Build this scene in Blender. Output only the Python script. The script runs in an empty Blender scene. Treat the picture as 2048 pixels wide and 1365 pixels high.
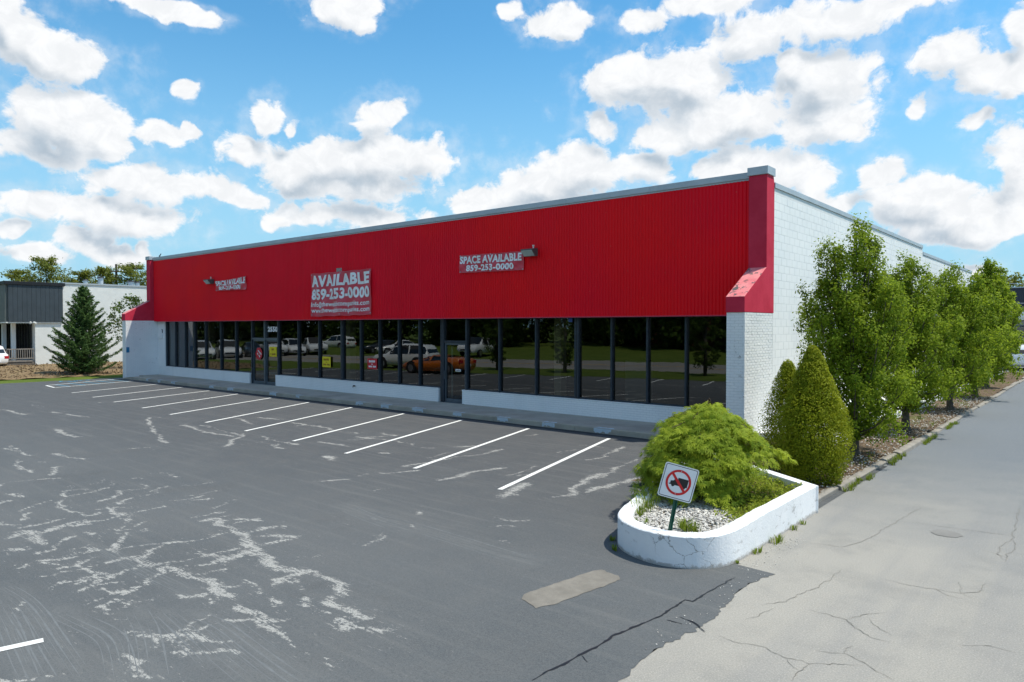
import bpy, bmesh, math, random
import numpy as np
from mathutils import Vector, Matrix
R = math.radians
random.seed(7); rng = np.random.default_rng(11)
SC = bpy.context.scene
COL = SC.collection

# ---------------------------------------------------------------- camera
cam_d = bpy.data.cameras.new('camera'); cam = bpy.data.objects.new('camera', cam_d); COL.objects.link(cam)
cam.location = (0, 0, 2.9)
cam.rotation_euler = (R(90 - 1.1475), 0, R(40.215))
cam_d.sensor_width = 36; cam_d.lens = 1423 / 2048 * 36
cam_d.clip_start = .1; cam_d.clip_end = 3000
SC.camera = cam

# ---------------------------------------------------------------- sun, exposure
SUN_AZ = (0.76, 0.65); SUN_EL = R(64)
sx, sy = SUN_AZ; n_ = math.hypot(sx, sy); sx /= n_; sy /= n_
sun_dir = Vector((sx * math.cos(SUN_EL), sy * math.cos(SUN_EL), math.sin(SUN_EL)))
sd = bpy.data.lights.new('sun', 'SUN'); so = bpy.data.objects.new('sun', sd); COL.objects.link(so)
sd.energy = 2.5; sd.angle = R(.5); sd.color = (1, .93, .80)
so.rotation_euler = sun_dir.to_track_quat('Z', 'Y').to_euler()
so.location = (20, 20, 60)
SC.view_settings.view_transform = 'Standard'; SC.view_settings.look = 'None'
SC.view_settings.exposure = 1.0; SC.view_settings.gamma = 1; SC.view_settings.use_curve_mapping = False

# ---------------------------------------------------------------- world: Nishita sky with procedural cumulus
CLOUDS = [(-0.592,0.318,0.072,0.031),(-0.537,0.315,0.051,0.022),(-0.61,0.34,0.021,0.02),(-0.472,0.377,0.066,0.013),(-0.427,0.375,0.023,0.013),(-0.229,0.411,0.069,0.021),(-0.202,0.394,0.023,0.014),(-0.558,0.24,0.075,0.039),(-0.593,0.208,0.053,0.025),(-0.507,0.23,0.032,0.029),(-0.446,0.23,0.035,0.013),(-0.417,0.238,0.012,0.011),(-0.574,0.196,0.039,0.017),(-0.428,0.286,0.017,0.01),(-0.332,0.267,0.025,0.021),(-0.291,0.261,0.019,0.011),(-0.36,0.228,0.015,0.025),(-0.223,0.23,0.152,0.032),(-0.189,0.277,0.037,0.03),(-0.121,0.228,0.065,0.033),(-0.288,0.214,0.071,0.029),(-0.196,0.192,0.101,0.021),(-0.452,0.172,0.085,0.023),(-0.388,0.166,0.048,0.014),(-0.496,0.178,0.032,0.015),(-0.594,0.143,0.065,0.024),(-0.486,0.132,0.068,0.023),(-0.518,0.138,0.026,0.018),(-0.529,0.093,0.038,0.019),(-0.495,0.086,0.033,0.015),(-0.463,0.096,0.011,0.009),(-0.608,0.108,0.018,0.009),(-0.263,0.15,0.085,0.018),(-0.183,0.156,0.074,0.02),(-0.324,0.146,0.028,0.016),(-0.052,0.176,0.042,0.02),(0.025,0.184,0.07,0.027),(0.102,0.208,0.069,0.034),(0.184,0.213,0.047,0.029),(0.053,0.195,0.056,0.028),(0.302,0.213,0.07,0.029),(0.346,0.196,0.056,0.025),(0.395,0.18,0.036,0.016),(0.257,0.219,0.026,0.019),(0.074,0.406,0.043,0.024),(0.176,0.393,0.037,0.02),(-0.013,0.416,0.021,0.014),(0.19,0.314,0.081,0.037),(0.257,0.328,0.091,0.039),(0.133,0.317,0.038,0.025),(0.32,0.357,0.056,0.035),(0.129,0.268,0.031,0.021),(0.211,0.255,0.053,0.019),(0.296,0.276,0.096,0.034),(0.406,0.301,0.068,0.049),(0.406,0.257,0.065,0.029),(0.376,0.336,0.03,0.023),(0.44,0.375,0.085,0.024),(0.382,0.378,0.042,0.025),(0.256,0.41,0.078,0.014),(0.495,0.373,0.043,0.015),(0.538,0.308,0.039,0.024),(0.579,0.284,0.039,0.022),(0.616,0.326,0.021,0.03),(0.612,0.272,0.023,0.021),(0.582,0.234,0.02,0.012),(0.475,0.19,0.028,0.019),(0.524,0.162,0.063,0.024),(0.565,0.137,0.075,0.032),(0.609,0.178,0.033,0.044),(0.58,0.112,0.049,0.014),(0.514,0.141,0.042,0.018),(0.436,0.16,0.04,0.015),(0.591,0.072,0.029,0.008),(-0.58,0.078,0.039,0.01),(0.515,0.257,0.016,0.006)]
SKY_S = 0.15
def build_world():
    w = bpy.data.worlds.new('World'); SC.world = w; w.use_nodes = True
    nt = w.node_tree; nt.nodes.clear(); L = nt.links
    def N(t, **k):
        n = nt.nodes.new(t)
        for a, b in k.items(): setattr(n, a, b)
        return n
    def put(sock, v):
        if isinstance(v, bpy.types.NodeSocket): L.new(v, sock)
        else: sock.default_value = v
    def M(op, a, b=0., c=0., clamp=False):
        n = N('ShaderNodeMath', operation=op, use_clamp=clamp)
        put(n.inputs[0], a); put(n.inputs[1], b); put(n.inputs[2], c); return n.outputs[0]
    def V(op, a, b=(0, 0, 0), c=(0, 0, 0)):
        n = N('ShaderNodeVectorMath', operation=op)
        put(n.inputs[0], a); put(n.inputs[1], b)
        if op == 'MULTIPLY_ADD': put(n.inputs[2], c)
        return n.outputs['Value'] if op in ('LENGTH', 'DOT_PRODUCT') else n.outputs[0]
    def mapr(x, a, b, lo=0., hi=1., smooth=True):
        n = N('ShaderNodeMapRange', interpolation_type='SMOOTHSTEP' if smooth else 'LINEAR')
        put(n.inputs[0], x); n.inputs[1].default_value = a; n.inputs[2].default_value = b
        n.inputs[3].default_value = lo; n.inputs[4].default_value = hi; return n.outputs[0]
    def noise(vec, scale, detail, rough=.55, dist=0., col=False):
        n = N('ShaderNodeTexNoise'); L.new(vec, n.inputs['Vector'])
        n.inputs['Scale'].default_value = scale; n.inputs['Detail'].default_value = detail
        n.inputs['Roughness'].default_value = rough; n.inputs['Distortion'].default_value = dist
        return n.outputs['Color'] if col else n.outputs['Fac']
    sky = N('ShaderNodeTexSky', sky_type='NISHITA'); sky.sun_disc = False
    sky.sun_elevation = SUN_EL; sky.sun_rotation = math.atan2(sx, sy)
    sky.altitude = 300; sky.air_density = 1.0; sky.dust_density = 0.6; sky.ozone_density = 2.5
    tc = N('ShaderNodeTexCoord'); d = tc.outputs['Generated']
    yaw = R(40.215); fwd = (-math.sin(yaw), math.cos(yaw), 0); rgt = (math.cos(yaw), math.sin(yaw), 0)
    sep = N('ShaderNodeSeparateXYZ'); L.new(d, sep.inputs[0]); z = sep.outputs[2]
    # angles of a direction: bearing from north-west (the way the street looks) and elevation
    az = M('ARCTAN2', V('DOT_PRODUCT', d, rgt), V('DOT_PRODUCT', d, fwd))
    el = M('ARCSINE', z)
    wob = noise(d, 7., 3., .6, col=True)
    wob = V('SUBTRACT', wob, (.5, .5, .5))
    ang = N('ShaderNodeCombineXYZ'); L.new(az, ang.inputs[0]); L.new(el, ang.inputs[1])
    a3 = V('MULTIPLY_ADD', wob, (.10, .07, 0.), ang.outputs[0])
    def field(vec, extra):
        acc = None
        for (ca, ce, ra, re) in CLOUDS:
            re = max(re, .012) * 1.14; ra = ra * 1.10
            q = V('MULTIPLY_ADD', vec, (1 / ra, 1 / re, 0), (-ca / ra, -ce / re, 0))
            l = V('LENGTH', q)
            acc = l if acc is None else M('SMOOTH_MIN', acc, l, .35)
        return acc
    f0 = field(a3, 0)
    up = V('ADD', a3, (.012, .030, 0))
    f1 = field(up, 0)
    # the rest of the sky dome: generic cumulus of the same size and cover
    sq = V('MULTIPLY', d, (1., 1., 1.7))
    g0 = noise(sq, 3.1, 4., .5)
    gen = mapr(g0, .40, .66, 1.7, .25, False)
    g1 = noise(V('ADD', sq, (.02, .02, .05)), 3.1, 4., .5)
    gen1 = mapr(g1, .40, .66, 1.7, .25, False)
    inview = M('MULTIPLY', mapr(M('ABSOLUTE', az), .66, .80, 1., 0.), mapr(el, .46, .60, 1., 0.))
    def blend(a, b):
        n = N('ShaderNodeMix'); n.data_type = 'FLOAT'; L.new(inview, n.inputs[0]); L.new(b, n.inputs[2]); L.new(a, n.inputs[3]); return n.outputs[0]
    F0 = blend(f0, gen); F1 = blend(f1, gen1)
    dv = V('MULTIPLY', d, (1, 1, 1.25))
    det = noise(dv, 11., 9., .58, .3); fine = noise(dv, 34., 8., .66, .5); big = noise(d, 34., 5., .55)
    dens = M('ADD', M('ADD', M('SUBTRACT', 1.0, F0), M('MULTIPLY', M('SUBTRACT', det, .5), 2.2)), M('MULTIPLY', M('SUBTRACT', fine, .5), .95))
    alpha = mapr(dens, .0, .34)
    wisp = M('MULTIPLY', mapr(dens, -.60, .05, 0., .30), mapr(big, .35, .7))
    alpha = M('MAXIMUM', alpha, wisp)
    # lit from above: undersides of thick cloud are grey
    detU = noise(V('ADD', dv, (.010, .010, .040)), 11., 6., .58, .3)
    sh = M('ADD', M('MULTIPLY', M('SUBTRACT', F0, F1), .75), M('ADD', M('MULTIPLY', M('SUBTRACT', 1., F0), .38), M('MULTIPLY', M('SUBTRACT', detU, det), 1.25)))
    shade = M('MULTIPLY', mapr(sh, -.06, .62), mapr(dens, .06, .55, .35, 1.))
    lit = mapr(fine, .35, .65, 0., 1.)
    K = 1.0 / SKY_S
    mixc = N('ShaderNodeMix'); mixc.data_type = 'RGBA'; L.new(shade, mixc.inputs[0])
    mixc.inputs[6].default_value = (.48 * K, .487 * K, .495 * K, 1); mixc.inputs[7].default_value = (.235 * K, .28 * K, .325 * K, 1)
    mix2 = N('ShaderNodeMix'); mix2.data_type = 'RGBA'; mix2.blend_type = 'MULTIPLY'; mix2.inputs[0].default_value = 1
    L.new(mixc.outputs[2], mix2.inputs[6])
    lc = N('ShaderNodeMix'); lc.data_type = 'RGBA'; L.new(lit, lc.inputs[0]); lc.inputs[6].default_value = (.93, .94, .95, 1); lc.inputs[7].default_value = (1.04, 1.04, 1.04, 1)
    L.new(lc.outputs[2], mix2.inputs[7])
    hs = N('ShaderNodeHueSaturation'); hs.inputs['Saturation'].default_value = 1.02; hs.inputs['Value'].default_value = 1.0
    L.new(sky.outputs[0], hs.inputs['Color'])
    tn = N('ShaderNodeMix'); tn.data_type = 'RGBA'; tn.blend_type = 'MULTIPLY'; tn.inputs[0].default_value = 1
    L.new(hs.outputs[0], tn.inputs[6]); tn.inputs[7].default_value = (.31, .60, .64, 1)
    # pale summer haze low in the sky
    hz = N('ShaderNodeMix'); hz.data_type = 'RGBA'; L.new(mapr(M('ABSOLUTE', z), .0, .42, .92, 0.), hz.inputs[0]); L.new(tn.outputs[2], hz.inputs[6]); hz.inputs[7].default_value = (.20 / SKY_S, .335 / SKY_S, .43 / SKY_S, 1)
    skyc = hz.outputs[2]
    fin = N('ShaderNodeMix'); fin.data_type = 'RGBA'
    L.new(M('MULTIPLY', alpha, mapr(z, -.02, .02)), fin.inputs[0]); L.new(skyc, fin.inputs[6]); L.new(mix2.outputs[2], fin.inputs[7])
    bg = N('ShaderNodeBackground'); bg.inputs['Strength'].default_value = SKY_S
    L.new(fin.outputs[2], bg.inputs['Color'])
    out = N('ShaderNodeOutputWorld'); L.new(bg.outputs[0], out.inputs['Surface'])
    w.cycles.sampling_method = 'MANUAL'; w.cycles.sample_map_resolution = 512
build_world()

# ---------------------------------------------------------------- helpers
def tag(o, label=None, cat=None, group=None, kind=None):
    if label: o['label'] = label
    if cat: o['category'] = cat
    if group: o['group'] = group
    if kind: o['kind'] = kind
    return o
def empty(name, loc=(0, 0, 0), rz=0, label=None, cat=None, group=None, kind=None):
    o = bpy.data.objects.new(name, None); COL.objects.link(o); o.location = loc; o.rotation_euler = (0, 0, rz)
    o.empty_display_size = .2
    return tag(o, label, cat, group, kind)
def origin_of(p):
    v = Vector((0, 0, 0))
    while p is not None: v = v + p.location; p = p.parent
    return v
def link(name, me, mat=None, parent=None, loc=None):
    o = bpy.data.objects.new(name, me); COL.objects.link(o)
    if mat is not None and not me.materials: me.materials.append(mat)
    if parent is not None: o.parent = parent
    if loc is not None: o.location = loc
    return o
class MB:
    """collects faces in world coordinates and links them as ONE mesh object"""
    def __init__(s): s.v = []; s.f = []
    def poly(s, pts):
        n = len(s.v); s.v += [tuple(p) for p in pts]; s.f.append(tuple(range(n, n + len(pts)))); return s
    def box(s, x0, x1, y0, y1, z0, z1):
        n = len(s.v)
        s.v += [(x0, y0, z0), (x1, y0, z0), (x1, y1, z0), (x0, y1, z0), (x0, y0, z1), (x1, y0, z1), (x1, y1, z1), (x0, y1, z1)]
        s.f += [tuple(n + i for i in q) for q in ((0, 3, 2, 1), (4, 5, 6, 7), (0, 1, 5, 4), (1, 2, 6, 5), (2, 3, 7, 6), (3, 0, 4, 7))]; return s
    def prism(s, prof, axis, a, b):
        """closed profile of 2-D points extruded along an axis from a to b"""
        def P(q, t): return {'x': (t, q[0], q[1]), 'y': (q[0], t, q[1]), 'z': (q[0], q[1], t)}[axis]
        n = len(s.v); k = len(prof)
        s.v += [P(q, a) for q in prof] + [P(q, b) for q in prof]
        s.f += [tuple(n + i for i in range(k)), tuple(n + k + i for i in reversed(range(k)))]
        s.f += [(n + i, n + k + i, n + k + (i + 1) % k, n + (i + 1) % k) for i in range(k)]; return s
    def tube(s, pts, r, seg=8, r1=None, cap=True):
        pts = [Vector(p) for p in pts]; n = len(s.v); m = len(pts)
        for i, p in enumerate(pts):
            t = (pts[min(i + 1, m - 1)] - pts[max(i - 1, 0)]).normalized()
            a = t.orthogonal().normalized() if abs(t.z) > .9 or True else None
            ref = Vector((0, 0, 1)) if abs(t.z) < .9 else Vector((1, 0, 0))
            a = t.cross(ref).normalized(); b = t.cross(a)
            rr = r if r1 is None else r + (r1 - r) * i / max(m - 1, 1)
            for k in range(seg):
                th = 2 * math.pi * k / seg; s.v.append(tuple(p + a * (rr * math.cos(th)) + b * (rr * math.sin(th))))
        for i in range(m - 1):
            for k in range(seg):
                s.f.append((n + i * seg + k, n + i * seg + (k + 1) % seg, n + (i + 1) * seg + (k + 1) % seg, n + (i + 1) * seg + k))
        if cap:
            s.f.append(tuple(n + k for k in range(seg))); s.f.append(tuple(n + (m - 1) * seg + k for k in reversed(range(seg))))
        return s
    def build(s, name, mat=None, parent=None, smooth=False, bevel=0, local=False):
        me = bpy.data.meshes.new(name)
        off = Vector((0, 0, 0)) if local else origin_of(parent)
        me.from_pydata([(x - off.x, y - off.y, z - off.z) for x, y, z in s.v], [], s.f)
        bm = bmesh.new(); bm.from_mesh(me); bmesh.ops.recalc_face_normals(bm, faces=bm.faces)
        if bevel:
            bmesh.ops.remove_doubles(bm, verts=bm.verts, dist=1e-5)
            bmesh.ops.bevel(bm, geom=[e for e in bm.edges if e.is_manifold and e.calc_face_angle(0) > .5], offset=bevel, segments=2, affect='EDGES', profile=.5)
        bm.to_mesh(me); bm.free()
        if smooth: me.shade_smooth()
        return link(name, me, mat, parent)
def np_mesh(name, verts, faces, mat=None, parent=None, attrs=None, smooth=False, off=None):
    """verts (n,3), faces (m,k) of constant k"""
    verts = np.asarray(verts, np.float32); faces = np.asarray(faces, np.int32)
    if off is None: off = origin_of(parent) if parent is not None else (0, 0, 0)
    verts = verts - np.array(off, np.float32)
    me = bpy.data.meshes.new(name); k = faces.shape[1]; m = len(faces)
    me.vertices.add(len(verts)); me.vertices.foreach_set('co', verts.ravel())
    me.loops.add(m * k); me.loops.foreach_set('vertex_index', faces.ravel())
    me.polygons.add(m); me.polygons.foreach_set('loop_start', np.arange(0, m * k, k, dtype=np.int32))
    me.polygons.foreach_set('loop_total', np.full(m, k, np.int32))
    me.update(calc_edges=True)
    for an, av in (attrs or {}).items():
        a = me.attributes.new(an, 'FLOAT', 'POINT'); a.data.foreach_set('value', np.asarray(av, np.float32))
    me.shade_smooth() if smooth else me.shade_flat()
    return link(name, me, mat, parent)
def copy_tree(o, parent=None):
    c = o.copy(); COL.objects.link(c)
    if parent is not None: c.parent = parent
    for ch in list(o.children): copy_tree(ch, c)
    return c

# ---------------------------------------------------------------- materials
_M = {}
class Mat:
    def __init__(s, name):
        s.m = bpy.data.materials.new(name); s.m.use_nodes = True; s.nt = s.m.node_tree
        s.b = s.nt.nodes['Principled BSDF']; s.out = s.nt.nodes['Material Output']
        s.tc = s.nt.nodes.new('ShaderNodeTexCoord'); s.geo = s.nt.nodes.new('ShaderNodeNewGeometry')
        s.P = s.geo.outputs['Position']
    def N(s, t, **k):
        n = s.nt.nodes.new(t)
        for a, b in k.items(): setattr(n, a, b)
        return n
    def put(s, sock, v):
        if isinstance(v, bpy.types.NodeSocket): s.nt.links.new(v, sock)
        else:
            if hasattr(sock.default_value, '__len__') and not hasattr(v, '__len__'): v = (v, v, v, 1)[:len(sock.default_value)]
            if hasattr(v, '__len__') and len(v) == 3 and len(sock.default_value) == 4: v = (*v, 1)
            sock.default_value = v
    def math(s, op, a, b=0., c=0., clamp=False):
        n = s.N('ShaderNodeMath', operation=op, use_clamp=clamp); s.put(n.inputs[0], a); s.put(n.inputs[1], b); s.put(n.inputs[2], c); return n.outputs[0]
    def vmul(s, a, b):
        n = s.N('ShaderNodeVectorMath', operation='MULTIPLY'); s.put(n.inputs[0], a); s.put(n.inputs[1], b); return n.outputs[0]
    def noise(s, scale, detail=4, rough=.55, dist=0, vec=None, stretch=None, rot=0.):
        v = vec or s.P
        if stretch:
            mp = s.N('ShaderNodeMapping'); s.put(mp.inputs[0], v); mp.inputs['Scale'].default_value = stretch; mp.inputs['Rotation'].default_value = (0, 0, rot); v = mp.outputs[0]
        n = s.N('ShaderNodeTexNoise'); s.put(n.inputs['Vector'], v)
        n.inputs['Scale'].default_value = scale; n.inputs['Detail'].default_value = detail; n.inputs['Roughness'].default_value = rough; n.inputs['Distortion'].default_value = dist
        return n.outputs['Fac']
    def ramp(s, x, a, b, lo=0., hi=1., smooth=True):
        n = s.N('ShaderNodeMapRange', interpolation_type='SMOOTHSTEP' if smooth else 'LINEAR'); s.put(n.inputs[0], x)
        for i, v in zip((1, 2, 3, 4), (a, b, lo, hi)): n.inputs[i].default_value = v
        return n.outputs[0]
    def mix(s, f, a, b, mode='MIX'):
        n = s.N('ShaderNodeMix', data_type='RGBA', blend_type=mode); s.put(n.inputs[0], f); s.put(n.inputs[6], a); s.put(n.inputs[7], b); return n.outputs[2]
    def attr(s, name):
        n = s.N('ShaderNodeAttribute', attribute_name=name); return n.outputs['Fac']
    def bump(s, h, strength=.3, dist=.01):
        n = s.N('ShaderNodeBump'); s.put(n.inputs['Height'], h); n.inputs['Strength'].default_value = strength; n.inputs['Distance'].default_value = dist
        s.nt.links.new(n.outputs[0], s.b.inputs['Normal'])
    def col(s, c): s.put(s.b.inputs['Base Color'], c); return s
    def rough(s, r): s.put(s.b.inputs['Roughness'], r); return s
    def spec(s, v): s.b.inputs['Specular IOR Level'].default_value = v; return s
def paint(name, c, rough=.5, var=.12, scale=3., bump=0., bscale=60., spec=.4, metal=0., grime=None):
    """painted or plain surface with large soft variation and fine relief"""
    if name in _M: return _M[name]
    m = Mat(name); n1 = m.noise(scale, 5, .6); n2 = m.noise(scale * 13, 3, .5)
    f = m.math('ADD', m.math('MULTIPLY', n1, .7), m.math('MULTIPLY', n2, .3))
    c = np.array(c); lo = tuple(c * (1 - var)); hi = tuple(np.minimum(c * (1 + var), .9))
    cc = m.mix(m.ramp(f, .3, .7), lo, hi)
    if grime: 
        g = m.ramp(m.noise(grime[1], 6, .65), .55, .75, 0, grime[2]); cc = m.mix(g, cc, grime[0])
    m.col(cc).rough(m.ramp(n2, .2, .8, rough * .85, min(1, rough * 1.15))).spec(spec); m.b.inputs['Metallic'].default_value = metal
    if bump: m.bump(m.noise(bscale, 4, .6), bump, .01)
    _M[name] = m.m; return m.m

WHITE = (.78, .80, .81)
def wall_paint():
    m = Mat('white_wall_paint'); n = m.noise(.9, 6, .6); n2 = m.noise(6, 5, .65); st = m.noise(1.4, 5, .6, stretch=(1, 1, .08))
    c = m.mix(m.ramp(n, .35, .7), (.86, .87, .87), (.80, .82, .83))
    c = m.mix(m.ramp(st, .52, .75, 0, .25), c, (.60, .62, .63))
    c = m.mix(m.ramp(n2, .66, .74, 0, .18), c, (.45, .45, .44))
    m.col(c).rough(.55).spec(.35); m.bump(m.noise(70, 4, .6), .25, .004); return m.m
M_WALL = wall_paint()
def pier_paint():
    m = Mat('scuffed_white_brick_paint'); n = m.noise(1.3, 6, .6); n2 = m.noise(9, 5, .7)
    c = m.mix(m.ramp(n, .35, .7), (.86, .87, .88), (.79, .81, .83))
    chip = m.math('MULTIPLY', m.ramp(n2, .60, .64), m.ramp(m.noise(1.1, 2), .53, .6))
    c = m.mix(m.math('MULTIPLY', chip, .75), c, (.27, .27, .27))
    m.col(c).rough(.5).spec(.4); m.bump(m.noise(55, 4, .6), .35, .006); return m.m
M_PIER = pier_paint()
M_MORTAR = paint('painted_mortar', (.70, .72, .73), .7, .06)
def red_metal():
    m = Mat('red_corrugated_metal'); n = m.noise(.5, 4, .6); st = m.noise(2.2, 4, .6, stretch=(1, 1, .05)); sp = m.noise(16, 3, .5)
    c = m.mix(m.ramp(n, .3, .75), (.84, .0, .022), (.76, .0, .018))
    c = m.mix(m.ramp(m.noise(.16, 3, .5), .40, .65, 0, .8), c, (.90, .004, .006))
    c = m.mix(m.ramp(st, .5, .8, 0, .30), c, (.62, .002, .012))
    c = m.mix(m.ramp(sp, .735, .75, 0, .5), c, (.55, .22, .15))
    m.col(c).rough(.5).spec(.2); return m.m
M_RED = red_metal()
def red_stucco():
    m = Mat('faded_red_stucco'); n = m.noise(2.2, 5, .6); n2 = m.noise(120, 3, .6)
    c = m.mix(m.ramp(n, .3, .75), (.58, .035, .075), (.50, .022, .055))
    gn = m.N('ShaderNodeSeparateXYZ'); m.put(gn.inputs[0], m.geo.outputs['Normal'])
    top = m.ramp(gn.outputs[2], .3, .6)     # paler where the face looks up
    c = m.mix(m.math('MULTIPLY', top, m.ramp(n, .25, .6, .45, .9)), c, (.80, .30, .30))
    peel = m.math('MULTIPLY', top, m.ramp(m.noise(4.5, 6, .65), .56, .60))
    c = m.mix(peel, c, (.12, .11, .11))
    m.col(c).rough(.75).spec(.2); m.bump(n2, .5, .006); return m.m
M_STUCCO = red_stucco()
M_COPING = paint('grey_metal_coping', (.42, .47, .51), .4, .1, 1.2, spec=.5, metal=.2)
M_ALU = paint('dark_anodised_aluminium', (.035, .05, .068), .35, .2, 2., spec=.5, metal=.3)
M_ALU2 = paint('grey_aluminium', (.12, .15, .18), .38, .15, 2., spec=.5, metal=.5)
def glass(name, tint=(.30, .31, .31), fres=.115):
    m = Mat(name); nt = m.nt
    dp = m.N('ShaderNodeVectorMath', operation='DOT_PRODUCT'); m.put(dp.inputs[0], m.geo.outputs['Normal']); m.put(dp.inputs[1], m.geo.outputs['Incoming'])
    cs = m.math('ABSOLUTE', dp.outputs['Value'])
    fr = m.math('ADD', fres, m.math('MULTIPLY', 1 - fres, m.math('POWER', m.math('SUBTRACT', 1., cs, clamp=True), 5.)))
    tr = m.N('ShaderNodeBsdfTransparent'); tr.inputs[0].default_value = (*tint, 1)
    gl = m.N('ShaderNodeBsdfGlossy'); gl.inputs['Roughness'].default_value = 0.0; gl.inputs['Color'].default_value = (.92, .95, .96, 1)
    # the sheet is never quite flat
    bp = m.N('ShaderNodeBump'); bp.inputs['Strength'].default_value = .012; bp.inputs['Distance'].default_value = .05
    m.put(bp.inputs['Height'], m.noise(1.6, 2, .5)); nt.links.new(bp.outputs[0], gl.inputs['Normal'])
    mx = m.N('ShaderNodeMixShader'); m.put(mx.inputs[0], fr); nt.links.new(tr.outputs[0], mx.inputs[1]); nt.links.new(gl.outputs[0], mx.inputs[2])
    nt.links.new(mx.outputs[0], m.out.inputs[0]); return m.m
M_GLASS = glass('tinted_window_glass')
def concrete(name, c, scale=2., spec=.3, streak=.2):
    m = Mat(name); n = m.noise(scale, 6, .62); f = m.noise(90, 3, .6); bl = m.noise(.35, 3, .5)
    c = np.array(c); cc = m.mix(m.ramp(n, .3, .72), tuple(c * .82), tuple(c * 1.12)); cc = m.mix(m.ramp(f, .35, .75, 0, .35), cc, tuple(c * .6)); cc = m.mix(m.ramp(bl, .5, .7, 0, streak), cc, tuple(c * .65))
    m.col(cc).rough(.85).spec(spec); m.bump(f, .3, .004); return m.m
M_CONC = concrete('weathered_concrete', (.33, .31, .28))
M_KERB = concrete('old_kerb_concrete', (.28, .26, .23), 3.)
def add_leaf(name, dark, light, transl=.35, rough=.6, spec=.12):
    m = Mat(name); nt = m.nt
    t = m.attr('tint'); c = m.mix(t, dark, light); m.col(c).rough(rough).spec(spec)
    tl = m.N('ShaderNodeBsdfTranslucent'); m.put(tl.inputs[0], m.mix(.5, c, light, 'MIX'))
    mx = m.N('ShaderNodeMixShader'); mx.inputs[0].default_value = transl
    nt.links.new(m.b.outputs[0], mx.inputs[1]); nt.links.new(tl.outputs[0], mx.inputs[2]); nt.links.new(mx.outputs[0], m.out.inputs[0]); return m.m
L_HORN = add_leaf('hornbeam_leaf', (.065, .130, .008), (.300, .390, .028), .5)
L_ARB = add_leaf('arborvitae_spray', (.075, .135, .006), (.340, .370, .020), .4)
L_MAPLE = add_leaf('maple_leaf', (.140, .230, .020), (.460, .530, .050), .45)
L_SPRUCE = add_leaf('spruce_needles', (.030, .075, .025), (.120, .200, .055), .25)
L_PINE = add_leaf('pine_needles', (0.09, 0.13, 0.025), (0.3, 0.31, 0.06), 0.35)
L_BROAD = add_leaf('broad_leaf', (0.03, 0.065, 0.012), (0.13, 0.19, 0.03), 0.35)
L_GRASS = add_leaf('grass_blade', (0.08, 0.15, 0.015), (0.27, 0.33, 0.04), 0.4)
L_COVER = add_leaf('ground_cover_leaf', (0.1, 0.17, 0.015), (0.33, 0.39, 0.045), 0.4)
M_BARK = paint('grey_bark', (.085, .075, .062), .9, .4, 9., .8, 40., .2)
M_BARK2 = paint('brown_bark', (.075, .055, .040), .9, .4, 9., .8, 40., .2)
M_WHITEPAINT = paint('road_paint', (.78, .79, .77), .6, .1, 2., .3, 80., grime=((.16, .165, .17), 22., .75))
M_BLUEPAINT = paint('blue_road_paint', (.05, .28, .45), .6, .2, 2., grime=((.06, .07, .08), 7., .7))
M_YELLOWP = paint('yellow_road_paint', (.55, .33, .04), .6, .15)
M_BLACK = paint('black_paint', (.012, .013, .016), .45, .1)
M_DARKIN = paint('dark_interior', (.035, .032, .030), .8, .2)

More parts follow.
